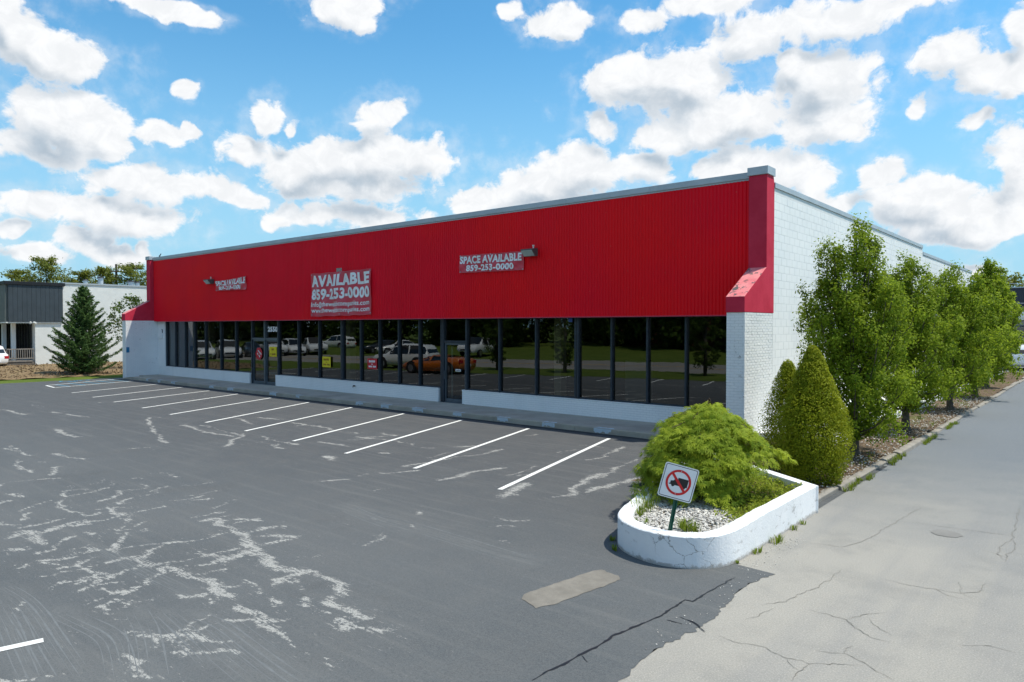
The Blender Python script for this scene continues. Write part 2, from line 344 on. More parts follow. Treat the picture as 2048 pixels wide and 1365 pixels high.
# ================================================================ GROUND
WEAR = [[0.06,[(-13.12,3.6),(-13.4,3.75),(-13.45,3.88),(-13.55,3.97)]],[0.06,[(-12.95,3.43),(-13.19,3.65)]],[0.12,[(-12.82,3.43),(-12.46,3.39)]],[0.13,[(-13.36,4.13),(-12.82,4.02),(-12.37,3.92)]],[0.08,[(-12.45,3.95),(-11.96,4.01),(-12.08,4.32)]],[0.13,[(-12.34,4.53),(-11.92,4.46),(-11.59,4.43)]],[0.05,[(-11.68,4.6),(-11.62,5.09)]],[0.06,[(-11.56,4.55),(-11.11,4.34),(-10.74,4.11)]],[0.08,[(-10.83,4.39),(-11.01,4.56)]],[0.07,[(-10.6,4.36),(-10.63,4.47)]],[0.07,[(-12.0,3.18),(-11.96,3.48),(-12.03,3.66)]],[0.09,[(-11.38,3.23),(-11.53,3.44),(-11.64,3.66),(-11.66,3.78)]],[0.13,[(-11.57,3.15),(-11.18,3.12),(-10.88,3.14)]],[0.12,[(-10.46,3.01),(-10.45,3.13),(-10.74,3.3),(-10.89,3.44),(-10.97,3.61)]],[0.1,[(-11.61,2.87),(-11.63,3.06)]],[0.14,[(-10.92,2.7),(-10.79,2.87)]],[0.08,[(-11.56,3.86),(-11.49,4.11),(-11.56,4.3)]],[0.14,[(-10.98,3.82),(-10.88,3.82)]],[0.08,[(-10.64,3.77),(-10.65,3.93)]],[0.14,[(-9.95,3.73),(-10.0,3.81),(-10.4,4.06),(-10.58,4.2)]],[0.1,[(-10.01,3.76),(-9.75,3.72)]],[0.08,[(-10.39,3.33),(-10.18,3.32)]],[0.08,[(-10.29,3.37),(-10.33,3.53),(-10.49,3.66)]],[0.12,[(-10.3,3.52),(-10.02,3.53)]],[0.11,[(-10.02,3.01),(-9.88,3.3)]],[0.07,[(-9.61,3.07),(-9.56,3.23)]],[0.06,[(-9.67,3.27),(-9.27,3.23),(-8.86,3.22),(-8.79,3.22)]],[0.1,[(-8.77,3.18),(-8.85,3.29),(-8.89,3.4),(-8.91,3.6),(-8.9,3.67)]],[0.07,[(-9.05,3.67),(-9.22,3.79),(-9.46,4.0),(-9.58,4.16),(-9.51,4.33),(-9.43,4.48),(-9.42,4.73)]],[0.12,[(-9.2,3.71),(-8.83,3.67)]],[0.06,[(-8.84,3.66),(-8.85,3.9),(-8.71,4.12),(-8.7,4.37)]],[0.06,[(-8.99,2.67),(-9.02,2.86),(-8.93,2.99)]],[0.06,[(-9.0,3.02),(-8.91,3.15)]],[0.08,[(-8.62,2.93),(-8.69,3.03),(-8.84,3.12)]],[0.08,[(-8.63,3.08),(-8.56,3.19)]],[0.13,[(-8.17,3.16),(-8.23,3.32),(-8.43,3.47),(-8.53,3.62),(-8.74,3.87)]],[0.13,[(-8.74,3.87),(-8.39,3.85),(-8.08,3.83),(-7.83,3.82),(-7.55,3.79)]],[0.1,[(-7.9,2.85),(-7.99,2.96),(-8.03,3.05)]],[0.12,[(-7.74,3.03),(-7.84,3.12)]],[0.08,[(-7.78,3.16),(-7.75,3.29)]],[0.05,[(-7.73,2.82),(-7.67,2.89)]],[0.05,[(-7.56,2.85),(-7.45,2.92)]],[0.07,[(-7.66,3.44),(-7.48,3.56),(-7.4,3.61),(-7.22,3.59)]],[0.16,[(-12.48,3.09),(-12.25,3.19)]],[0.12,[(-13.97,3.5),(-14.01,3.58)]],[0.12,[(-10.45,5.09),(-10.31,5.21),(-9.94,5.14),(-9.66,5.16)]],[0.13,[(-9.66,5.16),(-9.32,5.06),(-8.83,4.9),(-8.59,4.88),(-8.27,4.87),(-7.89,4.78),(-7.56,4.74),(-7.4,4.81)]],[0.12,[(-7.4,4.81),(-7.21,4.88),(-6.98,4.87),(-6.75,4.78)]],[0.05,[(-9.4,4.58),(-9.51,4.94),(-9.47,5.1)]],[0.05,[(-8.74,4.26),(-8.71,4.6),(-8.63,4.81)]],[0.15,[(-8.37,4.5),(-8.44,4.72)]],[0.08,[(-9.34,5.21),(-9.35,5.55),(-9.24,5.69)]],[0.1,[(-8.99,5.17),(-8.91,5.41),(-8.65,5.58)]],[0.1,[(-8.6,5.1),(-8.61,5.41)]],[0.11,[(-7.17,4.31),(-7.29,4.44),(-7.33,4.6),(-7.3,4.74)]],[0.04,[(-7.22,4.6),(-6.88,4.46)]],[0.04,[(-7.62,4.97),(-7.59,5.16)]],[0.1,[(-7.59,5.24),(-7.61,5.32)]],[0.07,[(-7.53,5.86),(-7.62,6.09),(-7.63,6.28)]],[0.05,[(-7.8,6.21),(-7.74,6.39)]],[0.1,[(-6.86,3.78),(-6.6,3.73),(-6.32,3.71),(-6.02,3.7),(-5.74,3.7),(-5.57,3.7)]],[0.05,[(-5.45,3.66),(-5.42,3.67)]],[0.04,[(-5.28,3.67),(-5.07,3.68)]],[0.07,[(-7.51,4.2),(-7.05,4.1)]],[0.09,[(-6.83,4.09),(-6.63,4.07)]],[0.08,[(-6.62,4.78),(-6.35,4.74)]],[0.1,[(-6.34,4.56),(-6.08,4.54)]],[0.1,[(-5.99,4.52),(-5.74,4.5),(-5.51,4.46)]],[0.15,[(-5.72,4.3),(-5.47,4.23),(-5.36,4.28),(-5.16,4.3)]],[0.15,[(-7.91,3.85),(-7.5,3.77),(-7.29,3.75),(-7.17,3.81)]],[0.08,[(-7.47,3.85),(-7.41,4.03)]],[0.09,[(-6.57,4.36),(-6.41,4.3)]],[0.06,[(-6.3,4.3),(-6.02,4.31)]],[0.08,[(-8.44,4.31),(-8.35,4.39)]],[0.08,[(-8.13,3.96),(-8.14,4.06),(-8.04,4.27)]],[0.06,[(-30.51,8.64),(-29.35,8.63)]],[0.12,[(-27.49,8.36),(-26.4,8.43),(-24.99,8.56)]],[0.1,[(-29.68,7.39),(-27.42,7.56)]],[0.13,[(-22.82,6.99),(-21.77,6.91),(-20.77,6.86)]],[0.1,[(-20.22,5.12),(-19.36,5.14),(-18.54,5.19)]],[0.08,[(-20.51,5.31),(-19.55,5.26)]],[0.12,[(-18.39,5.7),(-17.65,5.69),(-17.13,5.76)]],[0.1,[(-18.24,4.83),(-17.16,4.61),(-16.39,4.64)]],[0.07,[(-17.63,4.99),(-17.35,5.11)]],[0.12,[(-16.62,5.07),(-15.77,4.78)]],[0.08,[(-15.42,3.82),(-15.62,4.17),(-15.45,4.58),(-15.26,4.83)]],[0.07,[(-14.29,4.3),(-13.62,4.26),(-13.72,5.02)]],[0.1,[(-14.67,3.82),(-14.3,3.84)]],[0.09,[(-12.84,4.57),(-13.09,5.01)]],[0.14,[(-12.5,4.78),(-12.68,5.05)]],[0.1,[(-23.47,9.85),(-22.39,9.3),(-19.89,8.51),(-18.01,8.04)]],[0.08,[(-17.76,7.05),(-17.56,7.51)]],[0.1,[(-20.83,9.72),(-19.19,9.47),(-17.9,9.46)]],[0.08,[(-20.41,10.07),(-17.64,9.68)]],[0.14,[(-16.38,8.66),(-17.43,9.51),(-18.13,9.99)]],[0.09,[(-17.17,10.08),(-15.3,9.86)]],[0.07,[(-16.29,9.18),(-16.34,9.76)]],[0.08,[(-21.23,11.49),(-19.6,11.2)]],[0.14,[(-18.86,12.05),(-17.78,12.08)]],[0.14,[(-20.8,12.1),(-19.76,12.24)]],[0.08,[(-15.74,9.49),(-15.07,9.33)]],[0.07,[(-11.28,7.8),(-11.09,8.36)]],[0.05,[(-11.15,8.61),(-11.21,8.78)]],[0.09,[(-11.09,8.98),(-10.87,9.27),(-10.69,9.65)]],[0.11,[(-11.15,9.83),(-11.22,10.63),(-11.04,11.18),(-10.86,11.88),(-10.95,12.39),(-10.95,12.69)]],[0.05,[(-11.48,10.67),(-11.63,11.67)]],[0.15,[(-9.65,9.38),(-9.55,9.86),(-9.71,10.37),(-9.57,11.05)]],[0.09,[(-8.95,10.58),(-9.17,11.62)]],[0.11,[(-8.8,10.6),(-8.85,11.43)]],[0.17,[(-7.97,9.19),(-8.24,10.18)]],[0.07,[(-7.91,9.17),(-7.81,9.41)]],[0.15,[(-7.26,9.71),(-7.16,10.13),(-7.58,11.23),(-7.67,11.77)]],[0.15,[(-7.03,10.41),(-6.99,10.96),(-6.91,11.99)]],[0.1,[(-8.74,12.74),(-8.73,13.55),(-9.01,14.8)]],[0.1,[(-7.47,11.52),(-7.76,12.82),(-7.93,13.68)]],[0.1,[(-18.37,12.0),(-17.9,12.15),(-16.72,12.02),(-15.56,11.96)]],[0.1,[(-15.19,10.41),(-14.21,10.56)]],[0.09,[(-15.01,11.64),(-14.31,11.86),(-13.07,11.7)]],[0.08,[(-15.18,12.47),(-14.55,12.41),(-14.89,11.55)]],[0.06,[(-9.92,7.88),(-9.94,8.12)]],[0.16,[(-13.41,9.32),(-12.89,9.22)]],[0.14,[(-12.77,10.56),(-12.69,10.62)]],[0.06,[(-7.16,8.13),(-6.86,8.16),(-6.78,8.37)]],[0.04,[(-6.8,7.73),(-6.54,7.95)]],[0.07,[(-8.34,7.51),(-8.17,7.42)]],[0.03,[(-6.29,7.24),(-6.16,7.29)]],[0.05,[(-7.69,6.91),(-7.59,6.87)]]]
TYRE = [[0.1,[(-9.5,2.34),(-8.84,2.39),(-8.23,2.35),(-7.68,2.28),(-7.08,2.21),(-6.46,2.14)]],[0.12,[(-8.95,2.2),(-8.12,2.11),(-7.45,2.0),(-6.66,1.91)]],[0.09,[(-8.53,2.1),(-7.8,2.03),(-7.07,1.93),(-6.71,1.87)]],[0.16,[(-6.96,3.38),(-6.61,3.43),(-5.89,3.35),(-5.27,3.29),(-5.02,3.28)]],[0.14,[(-6.53,3.18),(-6.07,3.13),(-5.56,3.08),(-5.34,3.06)]],[0.12,[(-8.2,2.51),(-7.73,2.56),(-7.23,2.62),(-6.86,2.57),(-6.19,2.36)]],[0.14,[(-7.54,2.98),(-6.96,2.85),(-6.03,2.51)]],[0.2,[(-9.41,7.01),(-8.51,6.83),(-7.61,6.75)]],[0.14,[(-8.62,6.84),(-7.77,6.89)]],[0.16,[(-8.79,6.82),(-7.69,6.91),(-5.49,6.76)]],[0.1,[(-5.99,6.89),(-5.43,6.95)]],[0.12,[(-7.32,3.17),(-6.52,3.07),(-5.97,2.99)]],[0.1,[(-10.31,3.58),(-8.6,3.56),(-7.54,3.59)]]]
CRACKS = [[(-2.79,6.3),(-2.56,6.3),(-2.36,6.34),(-2.18,6.27),(-2.03,6.31),(-1.96,6.28),(-1.83,6.38),(-1.61,6.55)],[(-1.96,6.28),(-1.98,6.1),(-1.97,5.88)],[(-2.18,6.27),(-2.1,6.17),(-2.0,6.12)],[(-2.0,6.59),(-1.77,6.67),(-1.61,6.61),(-1.45,6.5),(-1.36,6.43)],[(-1.77,6.67),(-1.79,6.8),(-1.75,6.89)],[(-2.35,7.49),(-2.18,7.49),(-1.99,7.45),(-1.85,7.32),(-1.7,7.2),(-1.51,7.17)],[(-1.98,7.46),(-1.88,7.71),(-1.72,7.93)],[(-1.84,7.66),(-1.76,7.5),(-1.55,7.37)],[(-1.85,7.32),(-1.97,7.42),(-2.02,7.38)],[(-2.77,7.3),(-2.61,7.56),(-2.58,7.84),(-2.49,8.24),(-2.44,8.75),(-2.42,8.96)],[(-2.75,6.81),(-2.69,7.05),(-2.64,7.29)],[(-1.96,8.94),(-1.71,8.91),(-1.47,8.97),(-1.33,8.83),(-1.16,8.82)],[(-1.47,8.97),(-1.24,9.04),(-1.08,9.2),(-1.08,9.57)],[(-1.24,9.04),(-1.08,8.94)],[(-1.24,9.04),(-1.28,9.41)],[(-3.08,9.8),(-2.72,9.92),(-2.56,10.33),(-2.48,11.2),(-2.39,12.05),(-2.32,12.91)],[(-2.33,11.85),(-1.91,11.85),(-1.5,11.92),(-0.93,11.97)],[(-1.09,13.95),(-1.07,12.68),(-1.02,11.84),(-0.94,11.41),(-0.99,10.57)],[(-1.02,11.84),(-1.1,11.18),(-1.09,10.91),(-0.98,10.66)],[(-1.04,7.54),(-0.82,7.7),(-0.58,7.69)],[(-2.98,9.41),(-2.83,9.4)],[(-3.3,9.23),(-3.18,9.33)],[(-1.28,10.94),(-1.14,10.87),(-0.98,10.74)]]
CRACKS_LOT = [[(-3.29,7.91),(-3.31,7.55),(-3.34,7.23),(-3.33,6.89),(-3.41,6.88),(-3.44,6.42),(-3.49,6.08),(-3.51,5.79),(-3.55,5.65),(-3.52,5.43),(-3.55,5.13),(-3.55,4.9),(-3.59,4.68),(-3.59,4.51)],[(-3.27,6.47),(-3.1,6.43),(-2.92,6.29)],[(-3.33,6.3),(-3.17,6.31)],[(-3.54,5.14),(-3.43,5.07)]]
def m_lot():
    m = Mat('sealed_asphalt'); P = m.P
    grain = m.noise(420, 2, .5); g2 = m.noise(120, 3, .6); big = m.noise(.28, 5, .6); mid = m.noise(1.6, 5, .6); blot = m.noise(.7, 4, .6, .6)
    sepp = m.N('ShaderNodeSeparateXYZ'); m.put(sepp.inputs[0], P)
    # the driving aisle is worn paler than the stalls
    aisle = m.ramp(m.math('ADD', m.math('ADD', sepp.outputs[1], m.math('MULTIPLY', sepp.outputs[0], -.12)), m.math('MULTIPLY', m.math('SUBTRACT', big, .5), 9.)), 5.5, 12.5, 1., 0.)
    c = m.mix(aisle, m.mix(m.ramp(big, .3, .7), (.027, .035, .046), (.040, .049, .060)), m.mix(m.ramp(big, .3, .7), (.052, .064, .075), (.096, .107, .116)))
    c = m.mix(m.ramp(mid, .35, .75, 0, .30), c, (.105, .106, .104))
    c = m.mix(m.ramp(blot, .58, .75, 0, .4), c, (.050, .052, .055))
    # squeegee sweeps of the sealer, all brushed along one bearing
    sw = m.noise(1.0, 5, .65, vec=P, stretch=(.35, 6., 1), rot=R(-38)); c = m.mix(m.ramp(sw, .48, .72, 0, .5), c, (.128, .133, .134))
    ty = m.attr('tyre'); tyn = m.noise(1.0, 5, .7, vec=P, stretch=(2., 18., 1), rot=R(-28))
    c = m.mix(m.math('MULTIPLY', ty, m.ramp(tyn, .3, .7, .1, .75)), c, (.19, .20, .20))
    g3 = m.noise(75, 3, .7); c = m.mix(m.ramp(g3, .36, .66, .0, .40), c, (.155, .157, .155)); c = m.mix(m.ramp(g3, .30, .46, .35, 0.), c, (.03, .033, .036)); c = m.mix(m.ramp(grain, .28, .74, .0, .35), c, (.17, .17, .165)); c = m.mix(m.ramp(g2, .25, .5, .3, 0), c, (.022, .024, .027))
    # worn-through streaks where the sealer has flaked off
    w = m.attr('wear')
    rag = m.noise(1.0, 6, .72, vec=P, stretch=(3.2, 22., 1), rot=R(-40)); rag2 = m.noise(26, 4, .7)
    rr = m.math('ADD', m.math('MULTIPLY', rag, .55), m.math('MULTIPLY', rag2, .45))
    k = m.ramp(m.math('ADD', m.math('MULTIPLY', w, .92), m.math('MULTIPLY', m.math('SUBTRACT', rr, .5), 3.2)), .60, .84)
    k = m.math('MULTIPLY', k, m.ramp(w, .05, .35)); sp = m.noise(105, 3, .75)
    k = m.math('MULTIPLY', k, m.ramp(m.math('ADD', sp, m.math('MULTIPLY', w, .07)), .42, .60, .06, .85))
    c = m.mix(k, c, (.44, .435, .41))
    # stray flakes
    fl = m.ramp(m.math('ADD', m.noise(1.0, 6, .75, vec=P, stretch=(2.2, 12, 1), rot=R(-40)), m.math('MULTIPLY', m.noise(.5, 2), .35)), .86, .90); c = m.mix(m.math('MULTIPLY', fl, m.math('MULTIPLY', m.ramp(sp, .40, .6), .5)), c, (.42, .41, .39))
    hl = m.attr('halo'); fl2 = m.ramp(m.math('ADD', m.noise(1.0, 6, .75, vec=P, stretch=(4.5, 26, 1), rot=R(-40)), m.math('MULTIPLY', hl, .11)), .70, .75)
    c = m.mix(m.math('MULTIPLY', m.math('MULTIPLY', fl2, m.ramp(hl, .05, .3)), m.ramp(sp, .40, .62, .1, .75)), c, (.42, .41, .385))
    c = m.mix(m.ramp(m.noise(33, 3, .75), .50, .70, 0., .28), c, (.17, .175, .175)); c = m.mix(m.ramp(m.noise(47, 3, .75), .56, .72, 0., .40), c, (.035, .04, .045))
    kerb_shade = m.attr('kerb_shade'); fk = m.ramp(m.math('ADD', kerb_shade, m.math('MULTIPLY', m.math('SUBTRACT', m.noise(3.5, 5, .7), .5), .9)), .42, .6)
    c = m.mix(m.math('MULTIPLY', fk, .65), c, (.012, .016, .020))  # building's shadow along the kerb, darkened into the asphalt colour
    m.col(c).rough(.78).spec(.28); m.bump(m.noise(260, 3, .7), .35, .006); return m.m
M_LOT = m_lot()
def m_drive():
    m = Mat('old_grey_asphalt'); P = m.P
    sep = m.N('ShaderNodeSeparateXYZ'); m.put(sep.inputs[0], P)
    big = m.noise(.22, 5, .6); mid = m.noise(1.3, 6, .65); g = m.noise(330, 3, .6); wheel = m.noise(1., 4, .6, stretch=(1.1, .06, 1))
    c = m.mix(m.ramp(big, .3, .72), (.375, .355, .315), (.30, .288, .262))
    c = m.mix(m.ramp(mid, .46, .70, 0, .55), c, (.23, .225, .21)); c = m.mix(m.ramp(wheel, .48, .68, 0, .5), c, (.235, .235, .235))
    st = m.ramp(m.noise(.5, 5, .7, .4), .60, .72, 0, .4); c = m.mix(st, c, (.26, .235, .19))
    # the far stretch is darker and bluer
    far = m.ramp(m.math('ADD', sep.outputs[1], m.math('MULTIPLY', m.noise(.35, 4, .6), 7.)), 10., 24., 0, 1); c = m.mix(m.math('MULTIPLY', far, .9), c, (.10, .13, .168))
    g2 = m.noise(62, 3, .72); c = m.mix(m.ramp(g2, .50, .66, 0, .35), c, (.58, .55, .49)); c = m.mix(m.ramp(g2, .34, .48, .45, 0), c, (.20, .19, .175)); c = m.mix(m.ramp(m.noise(24, 4, .7), .60, .72, 0, .35), c, (.20, .19, .18))
    c = m.mix(m.ramp(g, .3, .72, 0, .38), c, (.16, .16, .155)); c = m.mix(m.ramp(m.noise(210, 2), .66, .72, 0, .45), c, (.62, .61, .58))
    m.col(c).rough(.9).spec(.2); m.bump(g, .35, .006); return m.m
M_DRIVE = m_drive()
def m_soil(name, a, b, c3, sc=6.):
    m = Mat(name); n = m.noise(sc, 6, .7); n2 = m.noise(sc * 6, 5, .7); g = m.noise(.8, 5, .65)
    c = m.mix(m.ramp(n, .3, .7), a, b); c = m.mix(m.ramp(n2, .56, .68, 0, .8), c, c3); c = m.mix(m.ramp(g, .55, .68, 0, .5), c, (.09, .12, .02))
    m.col(c).rough(.95).spec(.1); m.bump(n2, .8, .03); return m.m
M_MULCH = m_soil('leaf_litter', (.085, .060, .042), (.17, .125, .085), (.26, .24, .20))
M_SOIL = m_soil('planter_soil', (.07, .05, .035), (.13, .10, .07), (.2, .17, .13))
M_DRYBED = m_soil('dry_mulch', (.17, .115, .065), (.26, .19, .11), (.30, .27, .2), 3.)
def m_turf():
    m = Mat('mown_turf'); n = m.noise(.5, 6, .65); n2 = m.noise(9, 5, .7)
    c = m.mix(m.ramp(n, .3, .7), (.055, .10, .012), (.10, .14, .022)); c = m.mix(m.ramp(n2, .4, .75, 0, .6), c, (.17, .19, .05)); m.col(c).rough(.9).spec(.1); m.bump(n2, .6, .03); return m.m
M_TURF = m_turf()
def m_road():
    m = Mat('road_asphalt'); n = m.noise(.4, 5, .6); g = m.noise(60, 3); c = m.mix(m.ramp(n, .3, .7), (.30, .285, .265), (.24, .23, .215)); c = m.mix(m.ramp(g, .4, .7, 0, .3), c, (.15, .15, .15)); m.col(c).rough(.9).spec(.15); return m.m
M_ROAD = m_road()

g = MB(); g.poly([(-900, -900, -.06), (900, -900, -.06), (900, 900, -.06), (-900, 900, -.06)]).build('ground', M_TURF)
tag(bpy.data.objects['ground'], 'wide green ground reaching the horizon around the buildings', 'ground', kind='structure')

# the parking lot: one sheet whose wear is measured on a fine grid
GX0, GX1, GY0, GY1, GS = -37., -3.05, .4, 16.27, .05
gx = np.arange(GX0, GX1 + 1e-6, GS); gy = np.linspace(GY0, GY1, int((GY1 - GY0) / GS) + 1)
XX, YY = np.meshgrid(gx, gy)
def wobble(X, Y, seed, octs=((.9, .10), (2.3, .06), (5.5, .035), (12., .022))):
    r_ = np.random.default_rng(seed); o = np.zeros(X.shape)
    for f, a in octs:
        for _ in range(4):
            t = r_.uniform(0, 6.28); o += a * .5 * np.sin(f * 6.28 * .5 * (X * math.cos(t) + Y * math.sin(t)) * r_.uniform(.7, 1.4) + r_.uniform(0, 6.28))
    return o
def trace_field(lines, soft, jit):
    F = np.zeros(XX.shape)
    XW, YW = (XX + wobble(XX, YY, 5) * jit, YY + wobble(XX, YY, 6) * jit); WW = 1 + jit * 6 * wobble(XX, YY, 7)
    for w, pts in lines:
        pts = np.array(pts, float)
        x0, x1 = pts[:, 0].min() - 5 * w, pts[:, 0].max() + 5 * w; y0, y1 = pts[:, 1].min() - 5 * w, pts[:, 1].max() + 5 * w
        i0, i1 = np.searchsorted(gx, [x0, x1]); j0, j1 = np.searchsorted(gy, [y0, y1])
        if i1 - i0 < 1 or j1 - j0 < 1: continue
        sxx, syy = XW[j0:j1, i0:i1], YW[j0:j1, i0:i1]; dmin = np.full(sxx.shape, 1e9)
        for a, b in zip(pts[:-1], pts[1:]):
            ab = b - a; t = np.clip(((sxx - a[0]) * ab[0] + (syy - a[1]) * ab[1]) / max(ab @ ab, 1e-9), 0, 1)
            dmin = np.minimum(dmin, np.hypot(sxx - a[0] - t * ab[0], syy - a[1] - t * ab[1]))
        F[j0:j1, i0:i1] = np.maximum(F[j0:j1, i0:i1], np.clip(1 - dmin / (w * soft * np.clip(WW[j0:j1, i0:i1], .45, 1.7)), 0, 1))
    return F
r_w = random.Random(5)
for _ in range(95):           # the finer network between the traced streaks
    if _ < 70: x_, y_ = r_w.uniform(-14.5, -6.2), 0; y_ = r_w.uniform(.30 * -x_ - .6, .30 * -x_ + 2.3)
    else: x_, y_ = r_w.uniform(-30, -9), r_w.uniform(9, 15)
    a_ = R(40) + r_w.gauss(0, .45) if r_w.random() < .7 else r_w.uniform(0, 3.14); p_ = [(x_, y_)]
    for k_ in range(r_w.randint(2, 6)): a_ += r_w.gauss(0, .45); p_.append((p_[-1][0] + .13 * math.cos(a_), p_[-1][1] + .13 * math.sin(a_)))
    WEAR.append([r_w.uniform(.03, .065), p_])
wear = trace_field(WEAR, 1.45, .6); tyre = trace_field(TYRE, 1.8, 0.) * .5; halo = trace_field(WEAR, 11., .3)
kerb_shade = np.clip(1 - (16.27 - YY) / .62, 0, 1)  # mask for the shadow strip painted in front of the kerb
ny, nx = XX.shape; idx = np.arange(ny * nx).reshape(ny, nx)
jx = XX.copy(); jx[:, -1] += .05 * np.sin(YY[:, -1] * 3.1) + .03 * rng.standard_normal(ny) * .5
jx[YY[:, -1] > 8.35, -1] = GX1 - .5; 
for k in range(2, 12): jx[YY[:, -1] > 8.35, -k] = np.minimum(jx[YY[:, -1] > 8.35, -k], GX1 - .5 - .0001 * k)
verts = np.stack([jx.ravel(), YY.ravel(), np.full(jx.size, .004)], 1)
quads = np.stack([idx[:-1, :-1].ravel(), idx[:-1, 1:].ravel(), idx[1:, 1:].ravel(), idx[1:, :-1].ravel()], 1)
nv = len(verts)
ext = [(-43.2, GY0), (GX0, GY0), (GX0, GY1), (-43.2, 16.9), (-43.2, -9), (GX1, -9), (GX1, GY0), (GX0, -9)]
verts = np.vstack([verts, [(x, y, .004) for x, y in ext]])
quads = np.vstack([quads, [[nv, nv + 1, nv + 2, nv + 3], [nv + 4, nv + 7, nv + 1, nv], [nv + 7, nv + 5, nv + 6, nv + 1]]])
z8 = np.zeros(8)
lot = np_mesh('parking_lot', verts, quads, M_LOT, None, {'wear': np.r_[wear.ravel(), z8], 'tyre': np.r_[tyre.ravel(), z8], 'kerb_shade': np.r_[kerb_shade.ravel(), z8], 'halo': np.r_[halo.ravel(), z8]})
tag(lot, 'dark sealed parking lot with flaked pale streaks and white stall lines', 'parking lot', kind='structure')
def ribbon(pts, w, z, jitter=.0, taper=False, sub=.06):
    """a thin ragged strip along a polyline"""
    P = [Vector((x, y, 0)) for x, y in pts]; out = []
    for a, b in zip(P[:-1], P[1:]):
        n = max(1, int((b - a).length / sub)); out += [a.lerp(b, i / n) for i in range(n)]
    out.append(P[-1]); mb = MB(); L = []
    off = 0
    for i, p in enumerate(out):
        t = (out[min(i + 1, len(out) - 1)] - out[max(i - 1, 0)]).normalized(); nrm = Vector((-t.y, t.x, 0))
        off = off * .8 + random.gauss(0, jitter); ww = w * (random.uniform(.45, 1.5) if jitter else 1)
        if taper: ww *= .3 + .7 * min(1, i / 6, (len(out) - 1 - i) / 6)
        c = p + nrm * off; L.append((c + nrm * ww / 2, c - nrm * ww / 2))
    for (a, b), (c, d) in zip(L[:-1], L[1:]): mb.poly([(a.x, a.y, z), (b.x, b.y, z), (d.x, d.y, z), (c.x, c.y, z)])
    return mb
STALLS = [((-9.94, 15.65), (-8.30, 9.48)), ((-12.67, 15.71), (-10.87, 9.77)), ((-15.40, 15.81), (-13.36, 9.91)), ((-18.03, 15.75), (-15.83, 10.14)), ((-20.84, 15.75), (-18.38, 10.26)), ((-23.5, 15.75), (-20.92, 10.4)), ((-26.16, 15.75), (-23.72, 10.59)), ((-28.78, 15.75), (-26.37, 10.80)), ((-31.22, 15.7), (-29.3, 10.95)), ((-34.0, 15.8), (-31.95, 11.14)), ((-36.8, 15.85), (-34.8, 11.3))]
for a, b in STALLS:
    ribbon([a, b], .10, .009, 0, sub=.5).build('stall_line', M_WHITEPAINT, lot)
for i in range(14):
    x0 = -7.51 - 2.68 * i; y0 = 2.18 if i == 0 else .25 * -x0 - .35
    ribbon([(x0, y0), (x0 - 1.1, y0 - 4.6)], .10, .009, 0, sub=.5).build('stall_line', M_WHITEPAINT, lot)
for a, b in [((-40.1, 11.9), (-42.3, 16.35)), ((-38.4, 11.75), (-39.9, 15.9)), ((-40.1, 11.9), (-38.4, 11.75))]:
    ribbon([a, b], .10, .009, 0, sub=.5).build('stall_line', M_WHITEPAINT, lot)
for k in range(5):
    t = .12 + .19 * k; a = Vector((-40.1, 11.9)).lerp(Vector((-42.0, 15.8)), t); b = Vector((-38.4, 11.75)).lerp(Vector((-39.9, 15.9)), min(1, t + .06))
    ribbon([tuple(a), tuple(b)], .09, .0085, 0, sub=.5).build('hatch_stripe', M_BLUEPAINT, lot)
mb = MB()   # blue wheelchair symbol
cx, cy = -42.35, 13.6
pts = [(cx + .38 * math.cos(t), cy + .38 * math.sin(t)) for t in np.linspace(-2.6, 1.9, 16)]
for q in (pts, [(cx - .05, cy + .25), (cx - .05, cy + .75)], [(cx - .05, cy + .3), (cx + .35, cy + .3), (cx + .55, cy - .2)], [(cx - .05, cy + .55), (cx + .25, cy + .55)]):
    r_ = ribbon(q, .10, .009, 0, sub=.2); n0 = len(mb.v); mb.v += r_.v; mb.f += [tuple(n0 + i for i in f) for f in r_.f]
mb.poly([(cx - .05 + .12 * math.cos(t), cy + .95 + .12 * math.sin(t), .009) for t in np.linspace(0, 6.28, 11)[:-1]])
mb.build('wheelchair_symbol', M_BLUEPAINT, lot)
for c_ in CRACKS_LOT: ribbon(c_, .022, .0085, .006, True, .04).build('crack', M_BLACK, lot)
M_TM = paint('tyre_scuff', (.142, .153, .160), .8, .12, 14.)
for w_, pts_ in TYRE:
    mbt = MB(); c_ = [Vector((x, y)) for x, y in pts_]
    for k_ in range(5):
        o_ = (k_ - 2) / 2 * w_ * .95 + random.uniform(-.01, .01); q_ = []
        for i_, p_ in enumerate(c_):
            t_ = (c_[min(i_ + 1, len(c_) - 1)] - c_[max(i_ - 1, 0)]).normalized(); q_.append((p_.x - t_.y * o_, p_.y + t_.x * o_))
        if len(q_) > 2:       # smooth the arc
            for _ in range(2): q_ = [q_[0]] + [tuple(np.array(a) * f + np.array(b) * (1 - f)) for a, b in zip(q_[:-1], q_[1:]) for f in (.75, .25)] + [q_[-1]]
        a_ = random.uniform(0, .25); b_ = random.uniform(.75, 1.); n_q = len(q_); q_ = q_[int(a_ * n_q):max(int(a_ * n_q) + 2, int(b_ * n_q) + 1)]
        if len(q_) < 2: continue
        r_ = ribbon(q_, random.choice((.006, .009, .016)), (.0048 + .0001 * k_ + .00003 * TYRE.index([w_, pts_])), .0003, True, .08); n0 = len(mbt.v); mbt.v += r_.v; mbt.f += [tuple(n0 + i for i in f) for f in r_.f]
    tag(mbt.build('tyre_scuff', M_TM, lot), kind='stuff')
